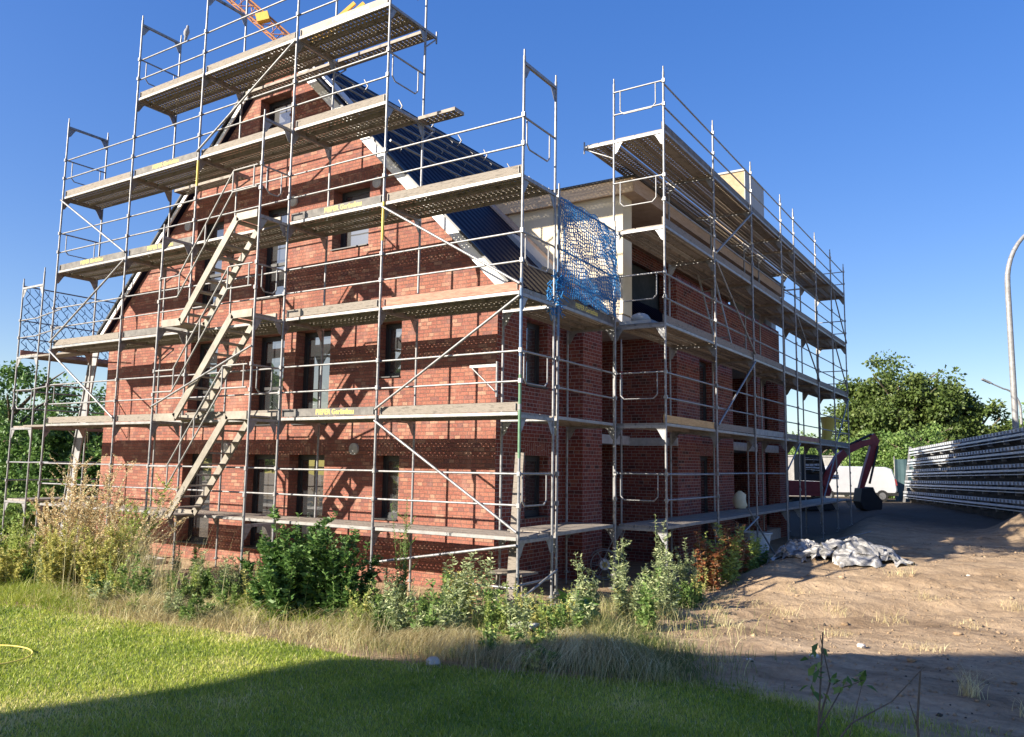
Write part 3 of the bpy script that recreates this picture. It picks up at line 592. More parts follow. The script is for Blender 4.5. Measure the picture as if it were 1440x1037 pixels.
# stair tower in front of the third bay
ty = -0.73
ST = Scaffold('aluminium scaffold stair tower with zigzag stair flights in front of the gable scaffold', [((gxs[2], ty), (gxs[2], -.04)), ((gxs[3], ty), (gxs[3], -.04))], (-8.4, ty, -1.2), 'scaffold_stair')
for i, zt in ((0, 8.0), (1, 6.1)):
    o, n = ST.fr[i]; ST.post(o, -1.0, zt); ST.jack(o, hz(o.x, o.y), -.98)
    for z in (0, 2, 4, 6, 8):
        if z <= zt: ST.transom(i, z, True)
for k, z in enumerate((0, 2, 4)):
    xa, xb = gxs[3]+.12, gxs[2]-.10
    x0, x1 = xa+.62, xb-.62
    fl = MB()
    for y in (ty+.04, -.10):
        for (p, q) in (((xa, z+.02), (x0, z+.02)), ((x0-.02, z+.02), (x1+.02, z+2.02)), ((x1, z+2.02), (xb, z+2.02))):
            fl.beam((p[0], y, p[1]), (q[0], y, q[1]), .045, .155)
    o = fl.build('stair_flight', 'stair_alu', ST.root)
    for t in range(9):
        f = (t+.7)/9; tr = MB(); xx = x0+(x1-x0)*f; zz = z+.02+2*f; tr.box((xx-.09, ty+.063, zz-.018), (xx+.09, -.123, zz+.012)); tr.build('tread', 'deck_steel', o)
    pf = MB(); pf.box((xa, ty+.063, z-.01), (x0, -.123, z+.02)); pf.build('landing', 'deck_steel', o); pf = MB(); pf.box((x1, ty+.063, z+1.99), (xb, -.123, z+2.02)); pf.build('landing', 'deck_steel', o)
    for y in (ty,):
        hr = MB()
        for dh in (0.55, 1.0):
            hr.path([(xa-.1, y-.02, z+dh), (x0-.1, y-.02, z+dh), (x1-.1, y-.02, z+2+dh), (xb, y-.02, z+2+dh)], .0175, 7)
        for t in (.02, .5, .99):
            X_ = x0-.1+(x1-x0)*t; Z_ = z+2*t; hr.tube((X_, y-.02, Z_+.55), (X_, y-.02, Z_+1.0), .0165, 6)
        hr.tube((xa+.05, y-.02, z+.55), (xa+.05, y-.02, z+1), .0165, 6); hr.tube((xb-.1, y-.02, z+2.55), (xb-.1, y-.02, z+3.0), .0165, 6)
        hr.build('handrail', 'alu', ST.root)
ST.brace(V3(gxs[3], ty-.03, 2.25), V3(gxs[2], ty-.03, 3.35), .022)
for z in (2, 4, 6): ST.endguard(0, z-.02, out=.03)
# corner bay between the gable scaffold and the wing scaffold
A = Scaffold('narrow scaffold bay round the house corner between gable and wing scaffolds', [((-1.17, 1.2), (-2.32, 1.2)), ((-1.27, 3.74), (-2.36, 3.74))], (-1.2, 2.5, -1.2))
for i, zt in ((0, 6.05), (1, 6.05)):
    o, n = A.fr[i]; A.post(o, -1.0, zt, [(3.4, 5.8, 'blue_paint')] if i == 0 else []); A.jack(o, hz(o.x, o.y), -.98); A.post(n, -1.0, 4.0, knots=False); A.jack(n, hz(n.x, n.y), -.98)
    for z in (0, 2, 4): A.transom(i, z)
for z in (0, 2, 4): A.deck(0, 1, z)
A.rails(0, 1, 2); A.rails(0, 1, 4)
A.toe(0, 1, 4, 'board_black', FIRM); A.brace(V3(-1.2, 1.2, 5.95), V3(-1.27, 3.74, 5.95), .02)
m = MB(); m.beam((-2.36, 1.06, 2.93), (-2.95, 1.06, 2.93), .04, .05); m.tube((-2.9, 1.06, 2.9), (-2.34, 1.06, 2.42), .018, 6); m.tube((-2.35, 1.06, 2.35), (-2.35, 1.06, 3.0), .022, 8); m.build('console', 'galv', A.root)
# wing scaffold along the right-hand side
bys = 3.86+np.cumsum([0, 3.07, 3.07, 3.07, 1.57, 3.07, 2.57, 2.57])
B = Scaffold('long scaffold along the shaded wing receding towards the red excavator', [((-.24, y), (-1.35, y)) for y in bys], (-.3, 13, -1.2))
for i in range(8):
    o, n = B.fr[i]; g0 = max(hz(o.x, o.y), -1.3)
    B.post(o, -.98, 9.2, [(-1.0+.1, -.7, 'red_paint')] if i == 2 else []); B.post(n, -.98, 9.2 if i == 0 else 8.0, knots=False); B.jack(o, g0, -.96); B.jack(n, -1.24, -.96)
    for z in (0, 2, 4, 6, 8): B.transom(i, z)
for z in (0, 2, 4, 6, 8):
    for b in range(7):
        B.deck(b, b+1, z, (.62, .42) if z else (.33, .33, .33))
        if z or b in (0, 1, 2): B.rails(b, b+1, z, (.5, 1.0) if (z or b == 0) else (1.0,))
tm = {2: ['wood_yellow', 'wood_grey', 'galv_dull', 'wood_grey', 'wood_red', 'wood_grey', 'wood_grey'], 4: ['wood_grey']*7, 6: ['wood_grey']*7, 8: ['board_black', 'board_black', 'board_black', 'board_black', 'wood_grey', 'board_black', 'board_black']}
for z, ms in tm.items():
    for b, mt in enumerate(ms): B.toe(b, b+1, z, mt)
for i in range(8): 
    if i < 7: B.console(i, 8, .70, tip=i == 0)
for b in range(5): B.plank(b, b+1, 8, W+.06, .31); B.plank(b, b+1, 8, W+.40, .31)
for z in (0, 2, 4, 6, 8): B.endguard(0, z, out=.03, loop=True, hs=(1.0,) if z < 8 else (1.0, .5))
for z in (2, 4, 6, 8): B.endguard(7, z, loop=False, hs=(.5, 1.0))
xo = -.20
for p, q in (((bys[1], 2.1), (bys[2], 3.9)), ((bys[2], 4.1), (bys[1], 5.9)), ((bys[1], 6.1), (bys[2], 7.9)), ((bys[4], 5.9), (bys[5], 4.1)), ((bys[6], 7.9), (bys[7], 6.1)), ((bys[7], 3.9), (bys[6], 2.1)), ((bys[6], 1.9), (bys[5], .1)), ((bys[1], -.8), (bys[2], -.1)), ((bys[3], 1.1), (bys[4], 1.9)), ((bys[6], 5.9), (bys[7], 4.1))):
    B.brace(V3(xo, p[0], p[1]), V3(xo, q[0], q[1]))
B.post(V3(-1.9, 5.4, 0), -.98, 3.85, [(3.1, 3.25, 'red_paint')], knots=False)
# left-hand scaffold, seen end-on
Cs = Scaffold('slim scaffold at the left end of the house with netted top rail beside dark hedge', [((-18.34, .56), (-17.25, .56)), ((-18.34, 3.63), (-17.25, 3.63)), ((-18.34, 6.7), (-17.25, 6.7)), ((-18.34, 9.77), (-17.25, 9.77))], (-17.8, 5, -1.2))
for i in range(4):
    o, n = Cs.fr[i]; Cs.post(o, -.98, 6.1); Cs.post(n, -.98, 6.3, knots=False); Cs.jack(o, -1.25, -.96); Cs.jack(n, -1.25, -.96)
    for z in (0, 2, 4, 6): Cs.transom(i, z)
for z in (0, 2, 4):
    for b in range(3): Cs.deck(b, b+1, z); Cs.rails(b, b+1, z)
for b in range(3): Cs.toe(b, b+1, 4, 'wood_red'); Cs.brace(V3(-18.34, Cs.fr[b][0].y, 6), V3(-18.34, Cs.fr[b+1][0].y, 6), .02)
for z in (0, 2, 4): Cs.endguard(0, z, loop=z == 2, hs=(1.0, .5) if z == 4 else (1.0,))
for z in (1.0, 3.0, 5.0, 4.5): Cs.brace(V3(-17.25, .5, z), V3(gxs[5]-.02, .2, z+.02), .02)
m = MB(); m.box((-17.25, .55, 3.9), (-15.6, 1.0, 3.95)); m.build('deck_plank', 'wood_grey', Cs.root); m = MB(); m.box((-17.2, .3, 1.95), (-15.5, .9, 2.0)); m.build('deck_plank', 'wood_grey', Cs.root)

# ------------------------------------------------------------------ other things on site
RT = Vector((.843, .538, 0)); FW2 = Vector((-.538, .843, 0)); ZV = Vector((0, 0, 1))
def net(name, label, mat, o, ud, vd, nu, nv, lu, lv, bulge, w, thick=.004, layers=1, sag=.0, diamond=False):
    o = Vector(o); ud = Vector(ud); vd = Vector(vd); nd = ud.cross(vd).normalized(); m = MB()
    for ly in range(layers):
        ph = ly*2.1
        def P(i, j):
            u = i/nu; v = j/nv; b = bulge*math.sin(math.pi*min(max(u, 0), 1))*(.4+.6*math.sin(math.pi*v))+bulge*.5*math.sin(u*9+ph)*math.sin(v*5+ph*2)
            g = sag*math.sin(math.pi*u)*(v)
            return o+ud*(u*lu*(1-.03*math.sin(v*7+ph))+.02*math.sin(j*1.7+i*.6+ph))+vd*(v*lv-g+.025*math.sin(i*.9+j*.4+ph)-ly*.05*lv*(v))+nd*(b+ly*.05)
        for i in range(nu+1):
            for j in range(nv):
                i2 = i
                if diamond:
                    i2 = i+(1 if j % 2 == 0 else 0)
                    for (a, b) in (((i+(j % 2)*.5, j), (i+.5-(j % 2)*.5+0, j+1)), ((i+(j % 2)*.5, j), (i+(j % 2)-.5+(0 if j % 2 else 0), j+1))):
                        if 0 <= a[0] <= nu and 0 <= b[0] <= nu: m.tube(P(*a), P(*b), thick, 3, cap=False)
                else: m.tube(P(i, j), P(i, j+1), thick, 3, cap=False)
        if not diamond:
            for j in range(nv+1):
                for i in range(nu): m.tube(P(i, j), P(i+1, j), thick, 3, cap=False)
    return tag(m.build(name, mat), label, 'net')
bn = net('safety_net', 'blue safety net bunched over the rails of the corner bay beside the cream dormer', 'net_blue', (-1.13, 1.2, 4.15), (-.04, 1, 0), (0, 0, 1), 32, 26, 2.5, 1.78, .06, 1, .0075, 2)
cn = net('safety_net', 'dark net stretched on the top rails of the slim left-hand scaffold', 'net_dark', (-18.29, .6, 4.1), (0, 1, 0), (0, 0, 1), 34, 14, 9.1, 1.85, .03, 1, .012, 1, .1, True)
bu = MB()
for k in range(160):
    a = random.uniform(0, 6.28); r0 = random.uniform(.02, .12); z = random.uniform(3.75, 4.5)
    p = Vector((-1.2+r0*math.cos(a), 1.15+r0*math.sin(a)*1.6, z)); q = p+Vector((random.uniform(-.09, .09), random.uniform(-.12, .12), random.uniform(-.14, .14))); bu.tube(p, q, .009, 4)
bu.build('net_bunch', 'net_blue', bn)
# pigeon
bt = thing('pigeon', 'grey pigeon perched on the top guard rail near the left end of the highest deck', 'bird', (-10.62, -.035, 11.02))
m = MB(); c = Vector((-10.62, -.035, 11.02)); ax = Vector((.35, 0, .94)).normalized(); sdv = Vector((0, 1, 0)); fr = ax.cross(sdv)
rings = []
for t, r in ((-.17, .012), (-.13, .03), (-.05, .038), (0, .055), (.07, .068), (.13, .06), (.18, .038), (.205, .03), (.235, .034), (.262, .026), (.275, .01)):
    rings.append([c+Vector((0, 0, .09))+(-ax if t < 0 else ax)*abs(t)*.9*(1 if t > 0 else 1)+(Vector((.03, 0, 0)) if t < 0 else Vector((-.05*max(0, t-.15)*4, 0, 0)))+(sdv*math.cos(a)+fr*math.sin(a))*r for a in [i*.785 for i in range(8)]])
m.loft(rings); m.build('body', 'bird_grey', bt)
m = MB(); hp = c+Vector((0, 0, .09))+ax*.225; m.tube(hp+Vector((-.05, 0, 0)), hp+Vector((-.085, 0, -.012)), .009, 6, r2=.002); m.build('beak', 'black', bt)
for d in (-.018, .018):
    m = MB(); m.tube(c+Vector((-.005, d, -.0)), c+Vector((.0, d, .07)), .006, 5); m.build('leg', 'red_paint', bt)
# crane beyond the roof
cb = Vector((-29, 20, 24.9)); cr = thing('tower_crane', 'yellow lattice tower crane rising beyond the roof ridge', 'crane', (-29, 20, -1.2))
def lattice(a, b, w, n, upv, name, mats):
    a = Vector(a); b = Vector(b); d = (b-a).normalized(); u = Vector(upv); sd = d.cross(u).normalized(); u = sd.cross(d); m = MB(); L = (b-a).length
    cs = [sd*w/2+u*w/2, -sd*w/2+u*w/2, -sd*w/2-u*w/2, sd*w/2-u*w/2]
    for k, c in enumerate(cs): m.tube(a+c, b+c, .05, 6, mi=0)
    for i in range(n):
        p = a+d*L*i/n; q = a+d*L*(i+1)/n
        for k in range(4): m.tube(p+cs[k], q+cs[(k+1) % 4], .028, 5, mi=1)
        for k in range(4): m.tube(p+cs[k], p+cs[(k+1) % 4], .028, 5, mi=1)
    m.build(name, mats, cr)
lattice((-29, 20, -1.2), cb-ZV*.6, 1.1, 18, (1, 0, 0), 'mast', ['crane_yellow', 'crane_yellow'])
lattice(cb-RT*.25, cb-RT*7.5+ZV*6.3, .75, 11, FW2, 'jib', ['crane_red', 'crane_red'])
m = MB(); m.box((cb.x-.5, cb.y-.5, cb.z-.6), (cb.x+.5, cb.y+.5, cb.z-.1)); m.ball(cb+FW2*-.5-RT*.3, .25); m.build('slewing_head', 'black', cr)
for k in (0, .55):
    m = MB(); m.beam(cb+RT*k+RT*.1-FW2*.3, cb+RT*(k+3.0)+ZV*2.9-FW2*.3, .16, .2, ZV); m.build('strut', 'crane_yellow', cr)
m = MB(); m.beam(cb-RT*2.6+ZV*1.7-FW2*.5, cb-RT*1.9+ZV*1.9-FW2*.5, .4, .5); m.build('winch_box', 'crane_yellow', cr)
m = MB(); q = cb+RT*2.0+ZV*1.9; m.tube(q, q-ZV*.7, .03, 6); m.tube(q-ZV*.7, q-ZV*1.0, .1, 8); m.build('hook', 'galv_dull', cr)
# excavator
E0 = Vector((-2.5, 28.5, 0))-RT*.65; EP = lambda s, z, f=0.0: E0+RT*s+ZV*z+FW2*f
ge = hz(-2.5, 28.5)
ex = thing('excavator', 'red compact excavator with raised boom and black bucket beyond the far end of the scaffold', 'excavator', (E0.x, E0.y, ge))
def hull(mb, pts, f0, f1, mi=0): mb.prism([EP(s, z, f0) for s, z in pts], FW2*(f1-f0), mi)
for f in (-.75, .4):
    m = MB(); hull(m, [(-1.0, ge+.12), (-.8, ge), (.9, ge), (1.1, ge+.15), (1.1, ge+.38), (.9, ge+.52), (-.8, ge+.52), (-1.0, ge+.38)], f, f+.38); m.build('track', 'rubber', ex)
m = MB(); hull(m, [(-1.25, ge+.62), (.75, ge+.62), (.85, ge+.9), (.7, ge+1.25), (-1.15, ge+1.3), (-1.35, ge+1.0)], -.75, .75); m.build('body', 'red_paint', ex)
m = MB(); hull(m, [(-.5, ge+1.3), (.5, ge+1.27), (.62, ge+1.7), (.45, ge+2.45), (-.5, ge+2.5)], -.72, .25); cab = m.build('cab', 'black', ex)
m = MB(); hull(m, [(-.35, ge+1.6), (.38, ge+1.6), (.32, ge+2.32), (-.35, ge+2.35)], -.735, -.73); m.build('window', 'glass', cab)
def arm(pts, ws, f0, f1, name, mat):
    m = MB(); L = []; Rr = []
    for i, (p, w) in enumerate(zip(pts, ws)):
        a = pts[max(0, i-1)]; b = pts[min(len(pts)-1, i+1)]; d = Vector((b[0]-a[0], b[1]-a[1])).normalized(); nn = Vector((-d.y, d.x))*w/2
        L.append((p[0]+nn.x, p[1]+nn.y)); Rr.append((p[0]-nn.x, p[1]-nn.y))
    hull(m, L+Rr[::-1], f0, f1); return m.build(name, mat, ex)
arm([(.45, .35), (.75, 1.0), (1.15, 1.62), (1.6, 2.0), (2.2, 2.28), (2.78, 2.42)], [.28, .33, .35, .32, .28, .24], -.95, -.65, 'boom', 'red_paint')
arm([(2.72, 2.72), (2.86, 2.45), (2.7, 1.9), (2.4, 1.1), (2.12, .25)], [.18, .31, .33, .28, .2], -.92, -.68, 'stick', 'red_paint')
m = MB(); m.tube(EP(1.2, 2.0, -.8), EP(2.7, 2.72, -.8), .06, 8); m.tube(EP(2.9, 2.2, -1.0), EP(2.45, .5, -1.0), .05, 8); m.build('cylinder', 'black', ex)
m = MB(); hull(m, [(2.0, .28), (2.5, .35), (2.62, .05), (2.9, -.25), (2.85, -.62), (2.5, -.75), (2.05, -.62), (1.9, -.3)], -1.25, -.45); m.build('bucket', 'black', ex)
m = MB(); m.prism([EP(.2, 2.9, -1.6), EP(.75, 2.2, -1.6), EP(1.0, 2.2, -1.6), EP(.5, 2.9, -1.6)], FW2*.3); 
# van
V0 = Vector((-2.9, 37.7, 0)); VP = lambda s, z, f=0.0: V0+RT*s+ZV*z+FW2*f; gv = hz(-2.9, 37.7)
va = thing('parked_van', 'white panel van parked behind the excavator', 'van', (V0.x, V0.y, gv))
def vloft(name, prof, f0, f1, mat, par, inset=.12):
    m = MB(); a = [VP(s, gv+z, f0) for s, z in prof]; cs = sum(s for s, z in prof)/len(prof); cz = sum(z for s, z in prof)/len(prof)
    sh = lambda f, k: [VP(cs+(s-cs)*k, gv+cz+(z-cz)*k, f) for s, z in prof]
    m.loft([sh(f0, .95), sh(f0+inset, 1.0), sh(f1-inset, 1.0), sh(f1, .95)], sm=False); return m.build(name, mat, par)
vb = vloft('body', [(-2.4, .35), (2.2, .35), (2.3, .6), (2.22, 1.3), (2.05, 1.78), (1.7, 1.9), (-1.0, 1.92), (-1.5, 1.75), (-1.95, 1.2), (-2.35, 1.05), (-2.5, .7)], -.9, .9, 'white_paint', va)
for s in (-1.55, 1.4):
    for f in (-.95, .72):
        m = MB(); m.tube(VP(s, gv+.32, f), VP(s, gv+.32, f+.22), .32, 20); w = m.build('wheel', 'rubber', va)
        m = MB(); m.tube(VP(s, gv+.32, f-.01), VP(s, gv+.32, f-.004), .19, 14); m.build('rim', 'galv', w)
m = MB(); m.prism([VP(-1.75, gv+1.2, -.91), VP(-.95, gv+1.2, -.91), VP(-.95, gv+1.7, -.89), VP(-1.4, gv+1.7, -.89)], FW2*.01); m.build('side_window', 'glass', va)
m = MB(); m.beam(VP(-2.4, gv+.42, -.9), VP(2.3, gv+.42, -.9), .06, .16); m.build('side_trim', 'rubber', va)
m = MB(); m.beam(VP(2.3, gv+.45, -.8), VP(2.3, gv+.45, .8), .12, .22); m.build('bumper', 'rubber', va)
m = MB(); m.prism([VP(2.2, gv+.9, -.92), VP(2.26, gv+.9, -.92), VP(2.2, gv+1.25, -.9), VP(2.14, gv+1.25, -.9)], FW2*.03); m.build('tail_light', 'red_paint', va)
# green screen fence and pale garden wall behind the van
F0 = Vector((-.9, 40.6, 0)); fe = thing('screen_fence', 'dark green screen fence between white van and steel retaining wall', 'fence', (F0.x, F0.y, -.7))
m = MB(); N = 24
for k in range(N):
    a = F0+RT*(k*.16)+FW2*(.04*math.sin(k*1.3)); b = F0+RT*((k+1)*.16)+FW2*(.04*math.sin((k+1)*1.3)); m.quad(a+ZV*-.9, b+ZV*-.9, b+ZV*1.75, a+ZV*1.72); m.quad(a+ZV*-.9+FW2*.02, a+ZV*1.72+FW2*.02, b+ZV*1.75+FW2*.02, b+ZV*-.9+FW2*.02)
m.build('screen', 'tarp_green', fe)
for k in (0, 12, 24):
    m = MB(); p = F0+RT*(k*.16)+FW2*.08; m.tube(p+ZV*-1.1, p+ZV*1.9, .03, 8); m.build('post', 'galv_dull', fe)
G0 = Vector((-10.2, 41, 0)); gw = MB(); gw.beam(G0+ZV*.55, G0+RT*8.6+ZV*.55, .2, 2.7); o = gw.build('garden_wall', 'concrete'); tag(o, 'pale low garden wall behind the white van', 'wall')
gc = MB(); gc.beam(G0+ZV*1.93, G0+RT*8.6+ZV*1.93, .3, .08); gc.build('coping', 'stone', o)
# steel and soil retaining wall
WA, WB = Vector((0.0, 38.4, 0)), Vector((8.4, 11.6, 0)); wt = (WB-WA).normalized(); wnm = Vector((-.954, -.3, 0)); WL = (WB-WA).length
rw = thing('retaining_wall', 'long retaining wall of galvanised steel rails filled with dark soil at the right', 'wall', (WA.x, WA.y, -.7))
NU, NV = 150, 34; u = np.linspace(0, WL, NU); v = np.linspace(0, 1, NV); UU, VV = np.meshgrid(u, v)
hgt = (2.35-(-.75)); batter = VV*.45+.07*(np.sin(VV*5*2*np.pi+1)**1)+.14*(fbm(UU*1.9, VV*9, 4)-.5)
Xs = WA.x+wt.x*UU-wnm.x*batter; Ys = WA.y+wt.y*UU-wnm.y*batter; Zs = -.8+VV*(hgt+.35*UU/WL+.15*(fbm(UU*.6, VV*0, 4)))
top = 6; Xe = np.concatenate([Xs]+[Xs[-1:]-wnm.x*.5*(k+1) for k in range(top)]); Ye = np.concatenate([Ys]+[Ys[-1:]-wnm.y*.5*(k+1) for k in range(top)]); Ze = np.concatenate([Zs]+[Zs[-1:]+.12*(fbm(u[None]*.9+k, u[None]*0+k*.7, 4))+.10*min(k, 3)-(max(0, k-4)*3) for k in range(top)])
ii = np.arange(Xe.size).reshape(Xe.shape); Fw = np.stack([ii[:-1, :-1], ii[1:, :-1], ii[1:, 1:], ii[:-1, 1:]], -1).reshape(-1, 4)
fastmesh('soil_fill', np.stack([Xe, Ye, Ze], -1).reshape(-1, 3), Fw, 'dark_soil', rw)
rows = 5; pitch = .575
for k in range(rows):
    for dz, rr, dp in ((0, .055, .13), (-.17, .035, .17), (-.30, .016, .10)):
        m = MB(); za = 2.22-k*pitch+dz; zb2 = 2.75-k*pitch*1.08+dz; off = wnm*(dp-.09*(4-k)+.06)
        a = WA+off+ZV*za; b = WB+off+ZV*zb2; m.beam(a, b, .08, rr*2.1, ZV)
        m.build('rail', 'zinc_bright', rw)
    m = MB()
    for q in range(70):
        t = q/69; p = WA.lerp(WB, t)+wnm*(.19-.09*(4-k)+.06)+ZV*(2.22-k*pitch+(.53-k*pitch*.08)*t); m.beam(p-wt*.035, p+wt*.035, .03, .10)
    m.build('clip_row', 'galv_dull', rw)
    for q in range(15):
        t = (q+.5)/15; p = WA.lerp(WB, t)+wnm*(.12-.09*(4-k)+.06)+ZV*(2.20-k*pitch+(.53-k*pitch*.08)*t); m = MB()
        m.prism([p-wt*.012, p-wt*.012-ZV*.4, p-wt*.012-ZV*.4-wnm*.3, p-wt*.012-wnm*.4], wt*.024); m.build('bracket', 'galv_dull', rw)
m = MB(); m.beam(WA+wnm*.25-wt*.1-ZV*.8, WA-wnm*.2-wt*.1+ZV*2.4, .12, .08, wt); m.build('end_post', 'galv', rw)
# street lamps
def lamp(label, x, y, z0, pts, r0, r1, head):
    o = thing('street_lamp', label, 'lamp', (x, y, z0), None); m = MB(); P = [Vector((x, y, z0))]+[Vector(p) for p in pts]
    n = len(P); m.path(P, [r0+(r1-r0)*i/(n-1) for i in range(n)], 14); m.build('pole', 'galv_dull', o)
    m = MB(); d = (P[-1]-P[-2]).normalized(); m.beam(P[-1], P[-1]+d*head, .22, .12); m.build('lamp_head', 'galv_dull', o)
    m = MB(); m.tube((x, y, z0), (x, y, z0+2.2), r0*1.25, 14); m.build('sleeve', 'galv_dull', o)
lp = Vector((5.3, 26.4, 0)); lamp('tall galvanised street lamp with curved arm behind the retaining wall', 5.3, 26.4, -.7, [lp+ZV*3.2, lp+ZV*6, lp+ZV*8.6]+[lp+ZV*(8.6+2.6*math.sin(a))+RT*(2.2*(1-math.cos(a))) for a in [R(q) for q in range(8, 88, 8)]]+[lp+ZV*11.2+RT*2.9], .12, .05, .8)
lp = Vector((5.3, 59.4, 0)); lamp('distant slim street lamp with arm reaching left above far trees', 5.3, 59.4, -.7, [lp+ZV*4, lp+ZV*5.6]+[lp+ZV*(5.6+1.6*math.sin(a))-RT*(1.3*(1-math.cos(a))) for a in [R(q) for q in range(15, 86, 10)]]+[lp+ZV*7.6-RT*2.1], .10, .05, .7)
# crumpled fleece on the dirt
def fleece(label, cx, cy, lx_, ly_, hh, seed, ang):
    nu, nv = 170, 120; u = np.linspace(-1, 1, nu); v = np.linspace(-1, 1, nv); U, V = np.meshgrid(u, v)
    rr = np.sqrt(U**2+V**2+.0); env = np.clip(1.02-np.abs(U)**2.6-np.abs(V)**2.4, 0, 1)**.55
    ph = fbm(U*1.6+seed, V*1.6+seed, 3)*7
    rid = np.abs(np.sin(U*2.2+V*1.6+ph*.8)); rid2 = np.abs(np.sin(U*1.2-V*4.6+ph*.9+1)); rid3 = 1-np.abs(np.sin(U*6+V*5+ph*1.6))
    h = hh*env*(.25+.40*np.sqrt(rid)+.30*np.sqrt(rid2)+.22*rid3+.25*(fbm(U*1.5+seed, V*1.5, 3)-.4))
    px = U*lx_+.10*np.sin(ph*2+V*4); py = V*ly_+.10*np.cos(ph*2.3+U*5)
    edge = 1+.16*np.sin(np.arctan2(V, U)*5+seed)+.1*np.sin(np.arctan2(V, U)*11+seed); px *= edge; py *= edge
    ca, sa = math.cos(ang), math.sin(ang); xx = cx+px*ca-py*sa; yy = cy+px*sa+py*ca; zz = height(xx, yy)+.015+np.maximum(h, 0)
    I = np.arange(U.size).reshape(U.shape); inn = (U**2+V**2) < 1.1; ok = inn[:-1, :-1] & inn[1:, 1:]
    F = [np.stack([I[:-1, :-1], I[:-1, 1:], I[1:, 1:], I[1:, :-1]], -1)[ok]]; VV = [np.stack([xx, yy, height(xx, yy)+.01+.62*(zz-height(xx, yy))], -1).reshape(-1, 3)]; off = U.size
    rg = np.random.default_rng(int(seed*10))
    for k in range(30):
        a0 = ang+rg.normal()*.75; L = rg.uniform(.5, 1.35)*lx_; w = rg.uniform(.05, .15); q = rg.normal(size=2)*.42
        sx_ = cx+q[0]*lx_*ca-q[1]*ly_*sa; sy_ = cy+q[0]*lx_*sa+q[1]*ly_*ca; na, nb_ = 46, 11
        tt = np.linspace(-.5, .5, na)[:, None]; ss = np.linspace(-1, 1, nb_)[None, :]; bend = rg.normal()*.9
        th_ = a0+bend*tt*2; ctx = np.cumsum(np.cos(th_), 0)*L/na; cty = np.cumsum(np.sin(th_), 0)*L/na; ctx -= ctx.mean(); cty -= cty.mean()
        wid = w*(1+.35*np.sin(tt*9+k)); px_ = sx_+ctx-np.sin(th_)*wid*ss; py_ = sy_+cty+np.cos(th_)*wid*ss
        du, dv = ((px_-cx)*ca+(py_-cy)*sa)/lx_, (-(px_-cx)*sa+(py_-cy)*ca)/ly_; e2 = np.clip(1.08-du**2-dv**2, 0, 1)**.6
        zc = height(px_, py_)+.012+hh*e2*(.38+.22*rg.random())+np.clip(1-ss**2, 0, 1)**.7*w*rg.uniform(.5, 1.1)*(.5+.5*e2)+.035*np.sin(tt*17+k*2)*e2+.02*np.sin(ss*4+tt*11+k)
        VV.append(np.stack([px_, py_, zc], -1).reshape(-1, 3)); J = np.arange(na*nb_).reshape(na, nb_)+off; F.append(np.stack([J[:-1, :-1], J[:-1, 1:], J[1:, 1:], J[1:, :-1]], -1).reshape(-1, 4)); off += na*nb_
    tag(fastmesh('ground_fleece', np.concatenate(VV), np.concatenate(F), 'fleece', smooth=True), label, 'fleece')
fleece('larger crumpled heap of grey and white fleece lying on the sandy ground', 2.45, 7.35, .95, .62, .46, 3.3, .45)
fleece('smaller crumpled end of white fleece beside the larger fleece heap', 1.35, 7.7, .6, .45, .34, 8.1, .6)
# small things
LBa, LBb = Vector((-17.0, 1.45, -1.2)), Vector((-16.05, 1.5, 4.1))
o = thing('leaning_board', 'long grey metal board leaning upright at the left end of the house', 'board', (-17.0, 1.45, -1.25)); m = MB(); m.beam(LBa, LBb, .30, .04, (0, -1, 0)); m.beam(LBa+Vector((-.16, -.02, 0)), LBb+Vector((-.16, -.02, 0)), .03, .08, (0, -1, 0)); m.build('board', 'galv_dull', o)
m = MB(); m.beam((-1.72, .62, -1.2), (-1.62, .72, 1.35), .17, .035, (0, -1, 0)); tag(m.build('leaning_plank', 'wood_grey'), 'weathered grey plank standing behind the corner scaffold post', 'plank')
wx, wy = -2.0, 4.75
o = thing('hose_reel', 'hose reel cart with wire wheels and tall handle on the ground by the brick pier', 'hose reel', (wx, wy, -1.25)); o.location = (wx, wy, -1.25)
m = MB(); cc = Vector((wx, wy, -.92))
for f in (-.16, .16):
    ring = [cc+RT*.30*math.cos(a)+ZV*.30*math.sin(a)+FW2*f for a in [k*math.pi/12 for k in range(25)]]; m = MB(); m.path(ring, .012, 5)
    for k in range(0, 24, 4): m.tube(cc+FW2*f, ring[k], .007, 4)
    m.build('wheel', 'galv_dull', o)
m = MB(); m.tube(cc-FW2*.14, cc+FW2*.14, .11, 16); m.build('drum', 'plaster_white', o); m = MB(); m.tube(cc-FW2*.145, cc-FW2*.142, .06, 12); m.build('hub', 'yellow_paint', o)
m = MB(); m.path([cc-ZV*.3-RT*.3, cc-RT*.05, cc+ZV*.42+RT*.14, cc+ZV*.72+RT*.3, cc+ZV*.74+RT*.45, cc+ZV*.4+RT*.32, cc-ZV*.32+RT*.2], .014, 6); m.build('handle', 'galv', o)
o = thing('mortar_tub', 'white tub standing under the wing scaffold deck', 'tub', (-1.75, 15.6, -1.2)); m = MB(); q = Vector((-.95, 12.3, 0)); o.location = (q.x, q.y, -1.25)
m.loft([[q+ZV*z+Vector((r*math.cos(a)*1.25, r*math.sin(a), 0)) for a in [k*math.pi/8 for k in range(16)]] for z, r in ((-1.22, .28), (-.75, .34), (-.66, .36), (-.66, .33), (-1.15, .27))]); m.build('shell', 'plaster_white', o)
m = MB(); m.loft([[q+ZV*z+Vector((r*math.cos(a)*1.27, r*math.sin(a)*1.02, 0)) for a in [k*math.pi/8 for k in range(16)]] for z, r in ((-.70, .357), (-.70, .375), (-.655, .375), (-.655, .36))], cap=False); m.build('rim', 'plaster_white', o)
